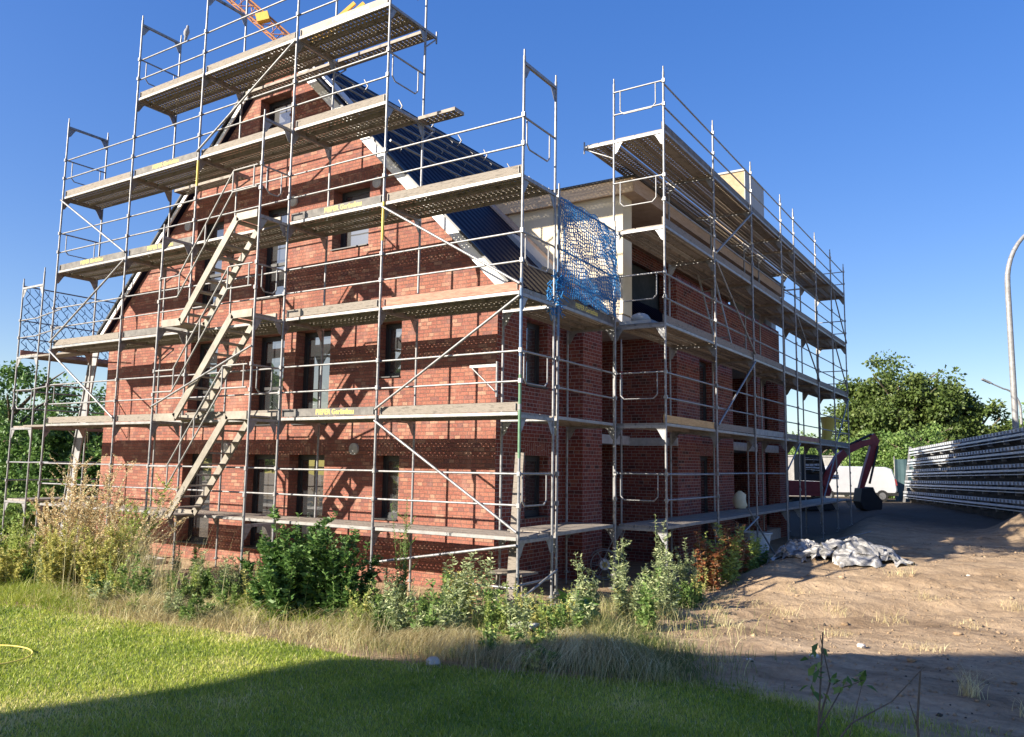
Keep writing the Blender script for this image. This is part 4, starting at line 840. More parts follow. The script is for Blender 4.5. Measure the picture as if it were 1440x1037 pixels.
q = Vector((-1.15, 11.55, .02)); m = MB(); m.loft([[q+ZV*(z*.8)+Vector((.8*r*math.cos(a)*(1+.2*math.sin(3*a+z*14)+.1*math.sin(5*a+z*30)), .65*r*math.sin(a)*(1+.2*math.cos(2*a+z*11)), 0)) for a in [k*math.pi/7 for k in range(14)]] for z, r in ((0, .16), (.1, .22), (.3, .23), (.48, .19), (.56, .10), (.6, .05))]); tag(m.build('sack', 'bag'), 'pale yellow sack standing on the lowest deck by the open ground floor', 'sack')
for k, (x, y, z, a, lab) in enumerate(((-12.9, .75, -1.14, .3, 'white concrete slab tipped on rubble in front of the leftmost cellar door'), (-11.8, .6, -1.19, -.2, 'flat pale concrete slab lying right of the tipped slab'))):
    m = MB(); d = Vector((math.cos(a), math.sin(a), .12 if k == 0 else .0)); p = Vector((x, y, z)); m.beam(p-d*.55, p+d*.55, .5, .12, (.0, -.3 if k == 0 else 0, 1)); tag(m.build('concrete_slab', 'stone'), lab, 'slab')
m = MB()
for k in range(3): m.path([(-2.2+.02*k, .9, -1.2), (-2.2, .95+.02*k, -.75), (-1.7, .95, -.72), (-1.65, .9+.02*k, -1.2)], .018, 6)
m.box((-2.25, .7, -.72), (-1.55, 1.25, -.68)); tag(m.build('trestle', 'wood_grey'), 'small wooden trestle under the corner of the lowest deck', 'trestle')
def rock(name, lab, x, y, r, mat, sq=(1, 1, .7)):
    m = MB(); rings = []
    for k in range(1, 6):
        t = math.pi*k/6; rings.append([Vector((x, y, hz(x, y)+r*.4))+Vector((r*sq[0]*math.sin(t)*math.cos(a)*random.uniform(.8, 1.2), r*sq[1]*math.sin(t)*math.sin(a)*random.uniform(.8, 1.2), -r*sq[2]*math.cos(t))) for a in [i*math.pi/5 for i in range(10)]])
    m.loft(rings, sm=False); return tag(m.build(name, mat), lab, name)
rock('stone', 'pale stone at the edge of the shaded lawn below the grass mound', -.41, -3.12, .10, 'stone')
rock('plastic_scrap', 'white crumpled plastic scrap lying in dry grass right of the big bush', -2.25, -1.95, .16, 'stone', (1.5, 1, .3))
m = MB(); g_ = hz(-.14, -1.5)+.10; m.prism([(-.26, -1.66, g_), (.03, -1.60, g_), (.06, -1.45, g_+.02), (-.22, -1.47, g_+.02)], (0, 0, .10)); o = m.build('roof_vent', 'black'); tag(o, 'black and white plastic box dropped in the grass below the corner post', 'box'); m = MB(); m.prism([(-.27, -1.67, g_+.103), (.04, -1.61, g_+.103), (.07, -1.44, g_+.123), (-.23, -1.46, g_+.123)], (0, 0, .03)); m.build('lid', 'concrete', o)
m = MB(); ph = [(-4.9+.62*math.cos(a), -6.05+.5*math.sin(a), -1.19) for a in [R(q) for q in range(-60, 200, 12)]]; m.path(ph, .009, 6); tag(m.build('garden_hose', 'yellow_paint'), 'thin yellow hose looped on the lawn at the left edge', 'hose')
def bar(name, lab, cat, a, b, r, mat): m = MB(); m.tube(a, b, r, 7); return tag(m.build(name, mat), lab, cat)
bar('metal_rod', 'thin pale rod lying across the dirt behind the fleece', 'rod', (.9, 12.6, hz(.9, 12.6)+.05), (2.0, 12.9, hz(2, 12.9)+.22), .02, 'galv')
bar('prop', 'slanted tube propped against the wing scaffold above the white tub', 'prop', (.12, 10.6, hz(.12, 10.6)), (-.3, 9.4, .15), .022, 'galv')
yl = thing('chute', 'yellow plastic hopper hung on the far end of the wing scaffold', 'chute', (-.9, 22.6, 2.2)); m = MB(); m.loft([[Vector((-1.0, 22.3, 2.2))+ZV*z+Vector((r*math.cos(a)+.2*z, r*math.sin(a), 0)) for a in [k*math.pi/6 for k in range(12)]] for z, r in ((0, .16), (.5, .22), (.95, .36))], cap=False); m.build('hopper', 'yellow_paint', yl); m = MB(); m.tube((-1.0, 22.3, 2.25), (-1.0, 22.3, 2.05), .18, 12); m.build('collar', 'galv_dull', yl)
# light ladder on the wing scaffold
o = thing('ladder', 'aluminium ladder leaning between two decks of the wing scaffold', 'ladder', (-.8, 9.3, 4.02)); a0, a1 = Vector((-.75, 9.3, 4.03)), Vector((-1.0, 8.3, 6.3))
for s_ in (-.2, .2):
    m = MB(); m.beam(a0+Vector((s_, 0, 0)), a1+Vector((s_, 0, 0)), .03, .065, (0, 1, 0)); m.build('rail', 'alu', o)
for k in range(8):
    p = a0.lerp(a1, (k+.5)/8); m = MB(); m.tube(p-Vector((.185, 0, 0)), p+Vector((.185, 0, 0)), .014, 6); m.build('rung', 'alu', o)
m = MB(); m.box((-1.3, 4.0, 4.03), (-.6, 4.9, 4.1)); m.ball((-.95, 4.3, 4.18), (.2, .25, .12)); tag(m.build('dust_sheet', 'grey_board'), 'grey sheet bundled on the wing deck in front of the dormer', 'sheet')
# neighbouring house behind the photographer, whose shadow crosses the lawn
nb = thing('neighbour_house', 'plain rendered house behind the photographer', 'house', (-6, -24, -1.25))
S0 = np.array([-.6, -1, .54]); nrm2 = np.array([.6, -.8])
Pe = np.array([-1.63, -3.56])+S0[:2]*22.2
def onpl(x, y):
    t = (nrm2@Pe-nrm2@np.array([x, y]))/(nrm2@S0[:2]); p = np.array([x, y])+S0[:2]*t; return Vector((p[0], p[1], -1.25+S0[2]*t))
pf = [onpl(*p) for p in ((-2.9, -8.6), (-2.53, -6.96), (-1.84, -5.28), (-1.63, -3.62), (1.86, -.80), (5.52, 2.04), (9.5, 5.1))]
pf = [Vector((pf[0].x, pf[0].y, -1.3))]+pf+[Vector((pf[-1].x, pf[-1].y, -1.3))]
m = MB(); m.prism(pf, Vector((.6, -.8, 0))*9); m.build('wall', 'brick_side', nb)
for k in range(4):
    for z in (1.0, 4.0, 7.0):
        p = pf[3].lerp(pf[-2], .12+.22*k); p = Vector((p.x, p.y, z)); m = MB(); d = Vector((.8, .6, 0)); m.prism([p-Vector((.6, -.8, 0))*.02, p+d*1.2-Vector((.6, -.8, 0))*.02, p+d*1.2+ZV*1.4-Vector((.6, -.8, 0))*.02, p+ZV*1.4-Vector((.6, -.8, 0))*.02], Vector((-.6, .8, 0))*.05); m.build('window', 'glass', nb)

# ------------------------------------------------------------------ vegetation
leafmat('leaf_dark', [(0, (0.049, 0.108, 0.029)), (.5, (0.095, 0.192, 0.045)), (1, (0.168, 0.282, 0.073))], .3)
leafmat('leaf_mid', [(0, (0.085, 0.160, 0.037)), (.5, (0.160, 0.263, 0.066)), (1, (0.281, 0.375, 0.112))], .35)
leafmat('leaf_light', [(0, (0.191, 0.269, 0.061)), (.5, (0.337, 0.425, 0.104)), (1, (0.538, 0.606, 0.176))], .35)
leafmat('leaf_yellow', [(0, (0.260, 0.283, 0.071)), (.5, (0.502, 0.479, 0.141)), (1, (0.750, 0.674, 0.261))], .35)
leafmat('leaf_grey', [(0, (0.186, 0.248, 0.113)), (.5, (0.330, 0.392, 0.190)), (1, (0.557, 0.598, 0.323))], .3)
leafmat('leaf_tree', [(0, (0.05, 0.085, 0.02)), (.5, (0.10, 0.15, 0.036)), (1, (0.17, 0.215, 0.06))], .3)
leafmat('leaf_red', [(0, (0.14, 0.15, 0.05)), (.3, (0.22, 0.14, 0.05)), (.6, (0.30, 0.10, 0.045)), (1, (0.36, 0.16, 0.075))], .3)
leafmat('seed_brown', [(0, (0.481, 0.311, 0.157)), (.5, (0.750, 0.594, 0.327)), (1, (0.750, 0.750, 0.520))], .25)
leafmat('straw', [(0, (0.336, 0.269, 0.126)), (.5, (0.571, 0.470, 0.235)), (1, (0.750, 0.706, 0.403))], .25)
leafmat('blade', [(0, (0.15, 0.235, 0.025)), (.45, (0.36, 0.44, 0.055)), (.8, (0.52, 0.54, 0.11)), (1, (0.70, 0.62, 0.30))], .35)
leafmat('long_grass', [(0, (0.113, 0.170, 0.047)), (.4, (0.264, 0.282, 0.094)), (.7, (0.510, 0.452, 0.189)), (1, (0.750, 0.697, 0.377))], .25)
def unit(a): return a/np.maximum(np.linalg.norm(a, axis=1, keepdims=True), 1e-9)
def leafgeo(P, D, size, ratio):
    n = len(P); Sd = unit(np.cross(D, RNG.normal(size=(n, 3)))); N = np.cross(D, Sd); s = np.asarray(size).reshape(-1, 1)*np.ones((n, 1))
    V = np.stack([P, P+D*s*.45+Sd*s*ratio+N*s*.10, P+D*s-N*s*.08, P+D*s*.45-Sd*s*ratio+N*s*.10], 1).reshape(-1, 3)
    return V, np.arange(4*n).reshape(n, 4)
def leafmesh(name, P, D, size, ratio, mat, parent, rnd=None):
    V, F = leafgeo(P, D, size, ratio); r = RNG.random(len(P)) if rnd is None else rnd
    return fastmesh(name, V, F, mat, parent, np.repeat(np.clip(r, 0, 1), 4))
def ribbons(P, H, lean, width, segs, droop):      # curved grass blades
    n = len(P); k = segs+1; t = np.linspace(0, 1, k)[None, :, None]; H = H.reshape(-1, 1, 1); a = RNG.random(n)*2*np.pi
    sd = np.stack([np.cos(a), np.sin(a), 0*a], 1)[:, None, :]; L = lean[:, None, :]; dr = droop.reshape(-1, 1, 1)
    C_ = P[:, None, :]+H*(t*np.array([0, 0, 1.])+L*t**1.6-dr*np.array([0, 0, 1.])*t**2.4); w = width.reshape(-1, 1, 1)*(1-t*.92)*.5
    V = np.stack([C_-sd*w, C_+sd*w], 2).reshape(n, -1, 3); b = np.arange(segs)
    F = np.stack([2*b, 2*b+1, 2*b+3, 2*b+2], 1)[None]+(np.arange(n)*2*k)[:, None, None]
    return V.reshape(-1, 3), F.reshape(-1, 4), 2*k
def grass(name, P, H, lean, width, segs, droop, mat, rnd, label=None):
    V, F, q = ribbons(P, H, lean, width, segs, droop); o = fastmesh(name, V, F, mat, None, np.repeat(np.clip(rnd, 0, 1), q)); tag(o, label, 'grass' if label else None, kind='stuff'); return o
# mown lawn
CX, CY = 5.72, -11.06
def lawnpts(n):
    out = []
    while sum(map(len, out)) < n:
        x = RNG.uniform(-15, 8.5, n*3); y = RNG.uniform(-11, -2, n*3); d = np.hypot(x-CX, y-CY)
        k = inpoly(x, y, LAWN) & (RNG.random(n*3) < np.clip((5.5/d)**1.7, .05, 1)); ang = (x-CX)*-.538+(y-CY)*.843; lat = (x-CX)*.843+(y-CY)*.538
        k &= (ang > 3.5) & (np.abs(lat) < ang*.72+.5); out.append(np.stack([x[k], y[k]], 1))
    return np.concatenate(out)[:n]
xy = lawnpts(230000); n = len(xy); d = np.hypot(xy[:, 0]-CX, xy[:, 1]-CY)
pz = height(xy[:, 0], xy[:, 1])+.02; patch = fbm(xy[:, 0]*.9, xy[:, 1]*.9, 4); patch2 = fbm(xy[:, 0]*3+40, xy[:, 1]*3, 3)
H = RNG.uniform(.022, .06, n)*(1+.5*(patch2-.4)); lean = RNG.normal(size=(n, 3))*.45; lean[:, 2] = 0
grass('mown_grass', np.column_stack([xy, pz]), H, lean, (.0045+.0012*d)*RNG.uniform(.7, 1.2, n)*.7, 2, RNG.uniform(0, .35, n), 'blade', .34+1.5*(patch-.42)+.28*RNG.normal(size=n)*.7+(RNG.random(n) < .06)*.5+.12*(xy[:, 0] < -2), 'short mown grass of the lawn')
# rough long grass between lawn and scaffold
def longgrass(name, n, boxes, hmin, hmax, leanv, mat, tone, wid=.006, drp=(.2, .8), label=None, jit=.5):
    P = []; 
    for (x, y, rx, ry, wgt) in boxes:
        k = int(n*wgt); a = RNG.normal(size=(k, 2)); P.append(np.stack([x+a[:, 0]*rx, y+a[:, 1]*ry], 1))
    P = np.concatenate(P); n = len(P); cl = fbm(P[:, 0]*1.3, P[:, 1]*1.3, 3); H = RNG.uniform(hmin, hmax, n)*np.clip(.15+1.9*cl**1.2, .2, 1.5); lean = np.tile(np.array(leanv, float), (n, 1))+RNG.normal(size=(n, 3))*jit; lean[:, 2] = 0
    return grass(name, np.column_stack([P, height(P[:, 0], P[:, 1])]), H, lean, wid*RNG.uniform(.6, 1.3, n), 5, RNG.uniform(*drp, n), mat, tone+1.5*(fbm(P[:, 0]*2.1+30, P[:, 1]*2.1, 3)-.45)+.36*RNG.normal(size=n), label)
longgrass('long_grass', 12000, [(-10.8, -3.4, 1.5, .45, .45), (-8.2, -3.5, .9, .3, .25), (-5.2, -2.0, 1.2, .5, .3)], .08, .42, (.1, -.2, 0), 'blade', .35, .009, (.2, .8), label='fresh green grass and herbs along the left lawn edge', jit=.6)
longgrass('long_grass', 9000, [(-6.1, -2.8, .7, .5, .5), (-4.8, -3.1, .6, .3, .25), (-7.4, -2.8, .8, .4, .15), (-2.8, -3.0, .5, .25, .1)], .15, .62, (.3, -.25, 0), 'straw', .6, .007, (.3, .9), label='dry straw coloured long grass along the lawn edge')
longgrass('long_grass', 1500, [(-9.8, -1.9, 1.0, .4, .7), (-7.6, -2.2, .6, .4, .3)], .8, 1.7, (.15, 0, 0), 'straw', .75, .006, (.05, .3), label='tall pale seed grasses standing at the left in front of the dried shrub', jit=.15)
longgrass('long_grass', 4200, [(-1.5, -2.35, .5, .2, .25), (-.2, -2.2, .5, .2, .4), (.9, -1.75, .5, .2, .35)], .5, 1.0, (.45, -1.05, 0), 'straw', .5, .009, (.75, 1.1), label='long straw coloured strands drooping in arcs over the bank onto the lawn', jit=.28)
longgrass('long_grass', 7000, [(-1.6, -2.5, .8, .4, .25), (-.4, -2.3, .8, .4, .35), (.7, -1.8, .8, .4, .4)], .2, .55, (.15, -.5, 0), 'long_grass', .55, .007, (.4, 1.1), 'long pale grass hanging over the bank towards the lawn', .25)
longgrass('long_grass', 8500, [(1.5, -1.7, .5, .35, .55), (.6, -1.0, .7, .4, .45)], .2, .62, (.1, -.3, 0), 'long_grass', .35, .007, (.25, .9), 'dense green and straw grass mound at the corner of the dirt', .3)
longgrass('long_grass', 7000, [(-2.2, -.9, 1.4, .7, .5), (.3, .2, .8, .8, .3), (-.1, 2.2, .4, 1.0, .2)], .2, .55, (.05, -.1, 0), 'long_grass', .4, .006, (.1, .6), 'mixed rough grass and weeds under the scaffold edge', .4)
longgrass('long_grass', 3500, [(3.6, -2.25, .9, .12, .5), (4.9, -3.0, .5, .35, .3), (2.6, -2.1, .4, .15, .2)], .06, .2, (0, .05, 0), 'blade', .4, .005, (.1, .5), 'ragged grass fringe between lawn and bare dirt', .4)
longgrass('straw_tuft', 900, [(x, y, .13, .11, 1/14) for x, y in [(2.2, 2.9), (2.9, 3.4), (1.6, 3.2), (3.7, 3.2), (4.1, 4.8), (2.0, 4.5), (1.2, 2.3), (4.8, 3.6), (3.2, 1.9), (1.7, 1.4), (4.4, 1.6), (5.4, 5.2), (3.6, 6.2), (.9, 3.6)]], .08, .26, (.1, 0, 0), 'straw', .6, .006, (.1, .5), 'sparse straw stubble scattered over the dirt', .45)
# individual weeds: stems and leaves
def curve(p0, d, h, lean, k=7):
    t = np.linspace(0, 1, k); return [Vector((p0[0]+lean[0]*h*u**1.7, p0[1]+lean[1]*h*u**1.7, p0[2]+h*u)) for u in t]
def weed(name, label, cat, x, y, h, spread, nst, nleaf, lsize, ratio, mat, smat='stem_green', lean=(0, 0), lo=.1, taper=.6, up=.35, branch=0, hv=.35, jit=.25, group=None, leafpow=1.0, stemr=.007):
    z = hz(x, y); o = thing(name, label, cat, (x, y, z), group); m = MB(); P = []; D = []; Sz = []
    for s_ in range(nst):
        a = random.uniform(0, 6.283); r0 = spread*math.sqrt(random.random()); hh = h*(1-hv*random.random()); bx_, by_ = x+r0*.55*math.cos(a), y+r0*.55*math.sin(a)
        hh *= 1-.45*(r0/spread)**2*random.random()+(.12 if random.random() < .12 else 0); ln = (lean[0]+r0*.55*math.cos(a)/h+random.gauss(0, .05), lean[1]+r0*.55*math.sin(a)/h+random.gauss(0, .05)); pts = curve((bx_, by_, z-.02), None, hh, ln)
        m.path([(x, y, z-.05), (bx_, by_, z-.05), pts[0]], .004, 4); lines = [(pts, 1.0)]; m.path(pts, [stemr*(1-.75*i/6) for i in range(7)], 4)
        for b in range(branch):
            u = random.uniform(.3, .95); i = min(int(u*6), 5); q = pts[i].lerp(pts[i+1], u*6-i); a2 = random.uniform(0, 6.283); L = hh*random.uniform(.12, .3)*(1.25-u*.6)
            e = [q, q+Vector((math.cos(a2)*L*.5+lean[0]*L*.4, math.sin(a2)*L*.5, L*.35)), q+Vector((math.cos(a2)*L*.85+lean[0]*L, math.sin(a2)*L*.85, L*.75))]; m.path(e, [stemr*.5, stemr*.4, stemr*.2], 3); lines.append((e, .6))
        for pl_, wgt in lines:
            nl = max(3, int(nleaf*wgt*(1 if pl_ is pts else .45))); u = np.array([lo+(1-lo)*random.random()**leafpow for _ in range(nl)]) if pl_ is pts else np.random.default_rng(s_).random(nl)
            A = np.array([list(p) for p in pl_]); ix = np.clip((u*(len(A)-1)).astype(int), 0, len(A)-2); f = (u*(len(A)-1)-ix)[:, None]; q = A[ix]*(1-f)+A[ix+1]*f
            ang = RNG.random(nl)*6.283; dd_ = np.stack([np.cos(ang), np.sin(ang), up+jit*RNG.normal(size=nl)], 1); P.append(q); D.append(unit(dd_)); Sz.append(lsize*(1-taper*u)*RNG.uniform(.6, 1.25, nl)*(1 if pl_ is pts else .75))
    m.build('stem', smat, o); leafmesh('foliage', np.concatenate(P), np.concatenate(D), np.concatenate(Sz), ratio, mat, o); return o
weed('green_bush', 'big dark green leafy bush in front of the gable scaffold', 'bush', -4.15, -1.85, 1.66, 1.0, 46, 125, .17, .24, 'leaf_dark', lo=.06, up=.3, branch=5, hv=.5)
weed('green_bush', 'second dark green bush joined to the right of the big bush', 'bush', -3.35, -1.6, 1.5, .6, 22, 120, .15, .22, 'leaf_dark', lo=.08, up=.35, branch=4, hv=.45)
weed('tall_weed', 'thin tall weed standing against the second scaffold post', 'weed', -2.9, -.75, 2.0, .15, 6, 130, .09, .14, 'leaf_mid', lo=.1, up=.8, branch=2)
for i, (x, y, h, sp, ns, lab) in enumerate(((-1.75, -.9, 1.15, .3, 7, 'grey green thistle weed left of the low brace foot'), (-1.25, -.75, 1.25, .25, 6, 'tall thistle weed under the low diagonal brace'), (-2.1, -.3, .8, .4, 9, 'low bushy weed between big bush and thistles'))):
    weed('thistle', lab, 'weed', x, y, h, sp, ns, 60, .17, .16, 'leaf_grey' if i != 2 else 'leaf_yellow', lo=.05, up=.25, branch=2, hv=.3)
weed('dock_plant', 'broad dark leaves growing low beside the corner post', 'weed', .02, -.45, .62, .3, 9, 26, .27, .28, 'leaf_dark', lo=.15, up=.2, taper=.3)
gold = [(.0, .1, 1.25, 'slender pale weed just right of the corner post'), (.35, .75, 1.0, 'bushy pale weed left of the hose reel'), (-.05, 1.5, 1.35, 'tall pale weed in front of the hose reel'), (.45, 1.8, 1.15, 'leafy pale weed right of the hose reel'), (.15, 2.7, 1.65, 'tallest pale weed with curling tips in front of the wing scaffold'), (.4, 3.4, 1.2, 'grey green weed left of the reddish plants')]
for x, y, h, lab in gold: weed('goldenrod', lab, 'weed', x, y, h, .28, 7, 95, .13, .14, 'leaf_grey', lo=.02, up=.35, branch=2, hv=.5, jit=.4)
weed('red_leaved_plant', 'rust red drying plant at the foot of the first wing post', 'plant', .3, 4.6, 1.1, .38, 13, 60, .15, .2, 'leaf_red', 'stem_brown', up=.1, branch=1, taper=.3)
weed('green_plant', 'yellow green plant between the two rust red plants', 'plant', .4, 5.3, 1.25, .45, 15, 65, .16, .18, 'leaf_light', up=.3, branch=1)
weed('red_leaved_plant', 'second rust red plant nearer the fleece heap', 'plant', .35, 6.1, 1.3, .35, 13, 55, .16, .2, 'leaf_red', 'stem_brown', up=.1, branch=1, taper=.3)
weed('green_plant', 'green plant right of the rust red plants at the dirt edge', 'plant', .35, 6.9, 1.1, .45, 13, 60, .16, .2, 'leaf_light', up=.3, branch=1)
weed('green_plant', 'small blue green plant last in the row by the dirt', 'plant', .35, 8.2, .6, .35, 9, 50, .15, .2, 'leaf_mid', up=.3)
weed('dry_shrub', 'tall dried brown seed shrub covering the left end of the gable', 'shrub', -10.6, -1.6, 2.75, 1.15, 26, 190, .055, .26, 'seed_brown', 'stem_brown', lean=(.12, 0), lo=.35, up=.5, branch=12, hv=.45, taper=.2)
weed('dry_shrub', 'dried brown branches spreading right in front of the stair foot', 'shrub', -9.0, -1.9, 2.1, 1.1, 16, 170, .05, .26, 'seed_brown', 'stem_brown', lean=(.38, .05), lo=.35, up=.4, branch=10, hv=.5, taper=.2)
for x, y, h, sp, ns, mt, lab in ((-9.35, -2.75, 1.4, .6, 24, 'leaf_yellow', 'yellowing upright bush left in front of the dried shrub'), (-8.25, -2.5, 1.35, .55, 22, 'leaf_yellow', 'yellow green bush right of the yellowing upright bush'), (-8.7, -1.9, 1.85, .5, 18, 'leaf_light', 'light green bush behind the two yellow bushes'), (-11.2, -2.6, 1.25, .7, 22, 'leaf_light', 'low green weeds beside the leftmost gable posts'), (-12.9, -2.4, 1.2, .8, 22, 'leaf_mid', 'green weeds at the left picture edge below the hedge'), (-10.3, -3.1, .8, .7, 20, 'leaf_yellow', 'pale low weeds at the far left end of the lawn')):
    weed('leafy_bush', lab, 'bush', x, y, h, sp, ns, 150, .10, .24, mt, lo=.05, up=.35, branch=4, hv=.5)
weed('small_weed', 'single upright green weed in front of the dark cellar door', 'weed', -8.6, -.4, 1.1, .12, 3, 50, .16, .2, 'leaf_mid', lo=.15, up=.35, branch=1)
weed('small_weed', 'small grey weed left of the upright weed by the slab', 'weed', -9.6, -.2, .75, .15, 4, 40, .12, .18, 'leaf_grey', lo=.1, up=.35)
for x, y, lab in ((-6.9, -1.9, 'low weed under the stair tower post'), (-5.8, -1.7, 'low weed left of the big dark bush')): weed('small_weed', lab, 'weed', x, y, .55, .5, 14, 40, .11, .22, 'leaf_mid', lo=.05, up=.3, branch=1)
rb = random.Random(3); zones = ((-13, -9.5, -3.3, -1.8, 9), (-9.5, -6.4, -3.0, -1.2, 9), (-6.6, -4.9, -2.6, -.6, 8), (-3.2, -1.0, -2.3, -.9, 9), (-1.2, .6, -1.9, -.2, 8), (-.1, .9, .2, 3.4, 6), (-7.2, -4.6, -3.4, -2.8, 6), (-2.6, .9, -2.7, -2.0, 7))
kinds = (('leaf_light', .09, .26, 'light green'), ('leaf_yellow', .08, .24, 'yellowish'), ('leaf_grey', .12, .15, 'grey green'), ('leaf_mid', .13, .24, 'fresh green')); wn_ = 0
for x0, x1, y0, y1, cnt in [(a, b, c, d, int(e*2.2)) for a, b, c, d, e in zones]:
    for k in range(cnt):
        mt, ls, ra, word = kinds[rb.randrange(4)]; hh = rb.uniform(.35, .95)*(.55 if y1 < -1.95 and x0 > -7.3 else 1)
        weed('wild_weed', '%s wild weed in the overgrown strip between lawn and scaffold' % word, 'weed', rb.uniform(x0, x1), rb.uniform(y0, y1), hh, rb.uniform(.15, .38), rb.randrange(5, 11), 45, ls, ra, mt, lo=.03, up=rb.uniform(.2, .6), branch=2, hv=.55, jit=.4, group='wild weeds in the strip of the same ' + word + ' kind')
# young tree shoots in the foreground
def sapling(label, x, y, paths, leaves_):
    z = hz(x, y); o = thing('sapling', label, 'sapling', (x, y, z)); m = MB(); P = []; D = []
    for pts, r in paths: m.path([Vector((x, y, z))+RT*a+FW2*b+ZV*c for a, b, c in pts], [r*(1-.6*i/(len(pts)-1)) for i in range(len(pts))], 6)
    m.build('stem', 'bark', o)
    for a, b, c, k in leaves_:
        for _ in range(k): P.append(list(Vector((x, y, z))+RT*(a+random.gauss(0, .03))+FW2*(b+random.gauss(0, .03))+ZV*(c+random.gauss(0, .03)))); D.append([random.gauss(0, .6), random.gauss(0, .6), random.uniform(-1.0, .1)])
    if P: leafmesh('foliage', np.array(P), unit(np.array(D)), RNG.uniform(.05, .11, len(P)), .24, 'leaf_mid', o)
    return o
sx, sy = CX+RT.x*2.05+FW2.x*5.6, CY+RT.y*2.05+FW2.y*5.6
sapling('young sapling with a few green leaves and forked bare twigs in the foreground', sx, sy, [([(0, 0, 0), (-.01, 0, .4), (.02, 0, .8), (.06, 0, 1.32)], .013), ([(.02, 0, .75), (.10, 0, 1.0), (.04, 0, 1.3)], .008), ([(.0, 0, .45), (.25, .05, .72), (.55, .1, .85), (.78, .1, 1.08)], .008), ([(.02, 0, .7), (.2, .05, .95), (.35, .05, 1.0)], .006), ([(0, 0, .2), (.3, 0, .42), (.8, .1, .55)], .006), ([(0, 0, .3), (-.15, 0, .65), (-.2, 0, .8)], .004)],
        [(.02, 0, 1.22, 5), (.0, 0, 1.1, 6), (-.03, 0, 1.0, 5), (.12, 0, 1.02, 4), (.22, .05, .98, 10), (.33, .05, 1.02, 8), (.05, 0, .92, 4)])
sx2, sy2 = CX+RT.x*2.72+FW2.x*5.6, CY+RT.y*2.72+FW2.y*5.6
sapling('bare dark upright shoot right of the leafy sapling', sx2, sy2, [([(0, 0, 0), (.01, 0, .5), (0, 0, .75), (.035, 0, 1.08)], .014), ([(.0, 0, .72), (-.05, 0, .88)], .006)], [])
sx3, sy3 = CX+RT.x*2.35+FW2.x*5.8, CY+RT.y*2.35+FW2.y*5.8
sapling('thin brown twigs between the two foreground shoots', sx3, sy3, [([(0, 0, 0), (-.05, 0, .4), (-.2, 0, .75)], .006), ([(0, 0, 0), (.05, 0, .35), (.0, 0, .6), (.1, 0, .95)], .006), ([(0, 0, .1), (.2, 0, .4), (.5, 0, .5)], .005), ([(0, 0, 0), (-.3, 0, .35), (-.45, 0, .6)], .005)], [])
def tuft(lab, x, y, h, n):
    P = np.stack([x+RNG.normal(size=n)*.05, y+RNG.normal(size=n)*.05], 1); lean = RNG.normal(size=(n, 3))*.4; lean[:, 2] = 0
    V, F, q = ribbons(np.column_stack([P, height(P[:, 0], P[:, 1])]), RNG.uniform(.5, 1, n)*h, lean, np.full(n, .006), 5, RNG.uniform(0, .5, n)); tag(fastmesh('dry_grass_tuft', V, F, 'straw', None, np.repeat(RNG.uniform(.3, 1, n), q)), lab, 'grass tuft')
tuft('dry straw tuft on the shaded dirt near the right edge', 5.05, -1.0, .42, 90); tuft('smaller straw tuft at the far right picture edge', 5.6, -1.25, .32, 60)
# trees and hedges
def tree(label, x, y, h, rx, nclump, mat, leaf, nl=90, crown_lo=.25, name='broadleaf_tree', cat='tree', rr=1.0, blobs=None, trunk=True, group=None):
    z = hz(x, y); o = thing(name, label, cat, (x, y, z), group)
    if trunk:
        m = MB(); top = Vector((x, y, z+h*.75)); m.path([Vector((x, y, z-.1)), Vector((x+.1, y, z+h*.3)), top], [h*.028, h*.02, h*.006], 8)
        for k in range(9):
            a = k*2.4; s0 = Vector((x+.05, y, z+h*(.22+.05*k))); e = s0+Vector((math.cos(a)*rx*.7, math.sin(a)*rx*.7, h*.25)); m.path([s0, s0.lerp(e, .5)+ZV*.2, e], [h*.012, h*.008, h*.003], 6)
        m.build('trunk', 'bark', o)
    bl = blobs or [(0, 0, .6, 1, .42)]
    P = []; D = []; Rn = []
    for k in range(nclump):
        bx_, by_, bz_, br, bh = bl[k % len(bl)]; v = RNG.normal(size=3); v /= np.linalg.norm(v); q = RNG.random()**.4
        c = np.array([x+(bx_+v[0]*br*q)*rx, y+(by_+v[1]*br*q)*rx, z+h*(bz_+v[2]*bh*q)]); c[2] = max(c[2], z+h*crown_lo*.3)
        rc = rr*rx*RNG.uniform(.12, .26); p = RNG.normal(size=(nl, 3)); p = unit(p)*(RNG.random((nl, 1))**.5)*rc*np.array([1, 1, .75])
        P.append(c+p); dd_ = p/rc+np.array([0, 0, -.25])+RNG.normal(size=(nl, 3))*.5; D.append(unit(dd_)); Rn.append(np.full(nl, RNG.random()*.5)+RNG.random(nl)*.5)
    P = np.concatenate(P); leafmesh('crown', P, np.concatenate(D), RNG.uniform(.6, 1.3, len(P))*leaf, .36, mat, o, np.concatenate(Rn)); return o
tree('large round green tree rising beyond the screen fence', -1.7, 50, 9.9, 4.0, 400, 'leaf_tree', .24, 120, blobs=[(-.1, 0, .62, .75, .36), (.45, 0, .5, .6, .38), (-.6, 0, .45, .5, .36), (.1, 0, .45, .9, .36), (.75, .1, .42, .42, .32)])
tree('lower dark green tree right of the large round tree', 2.9, 51, 7.2, 2.2, 140, 'leaf_tree', .24, 100, blobs=[(0, 0, .55, .9, .4), (.5, 0, .4, .7, .3)])
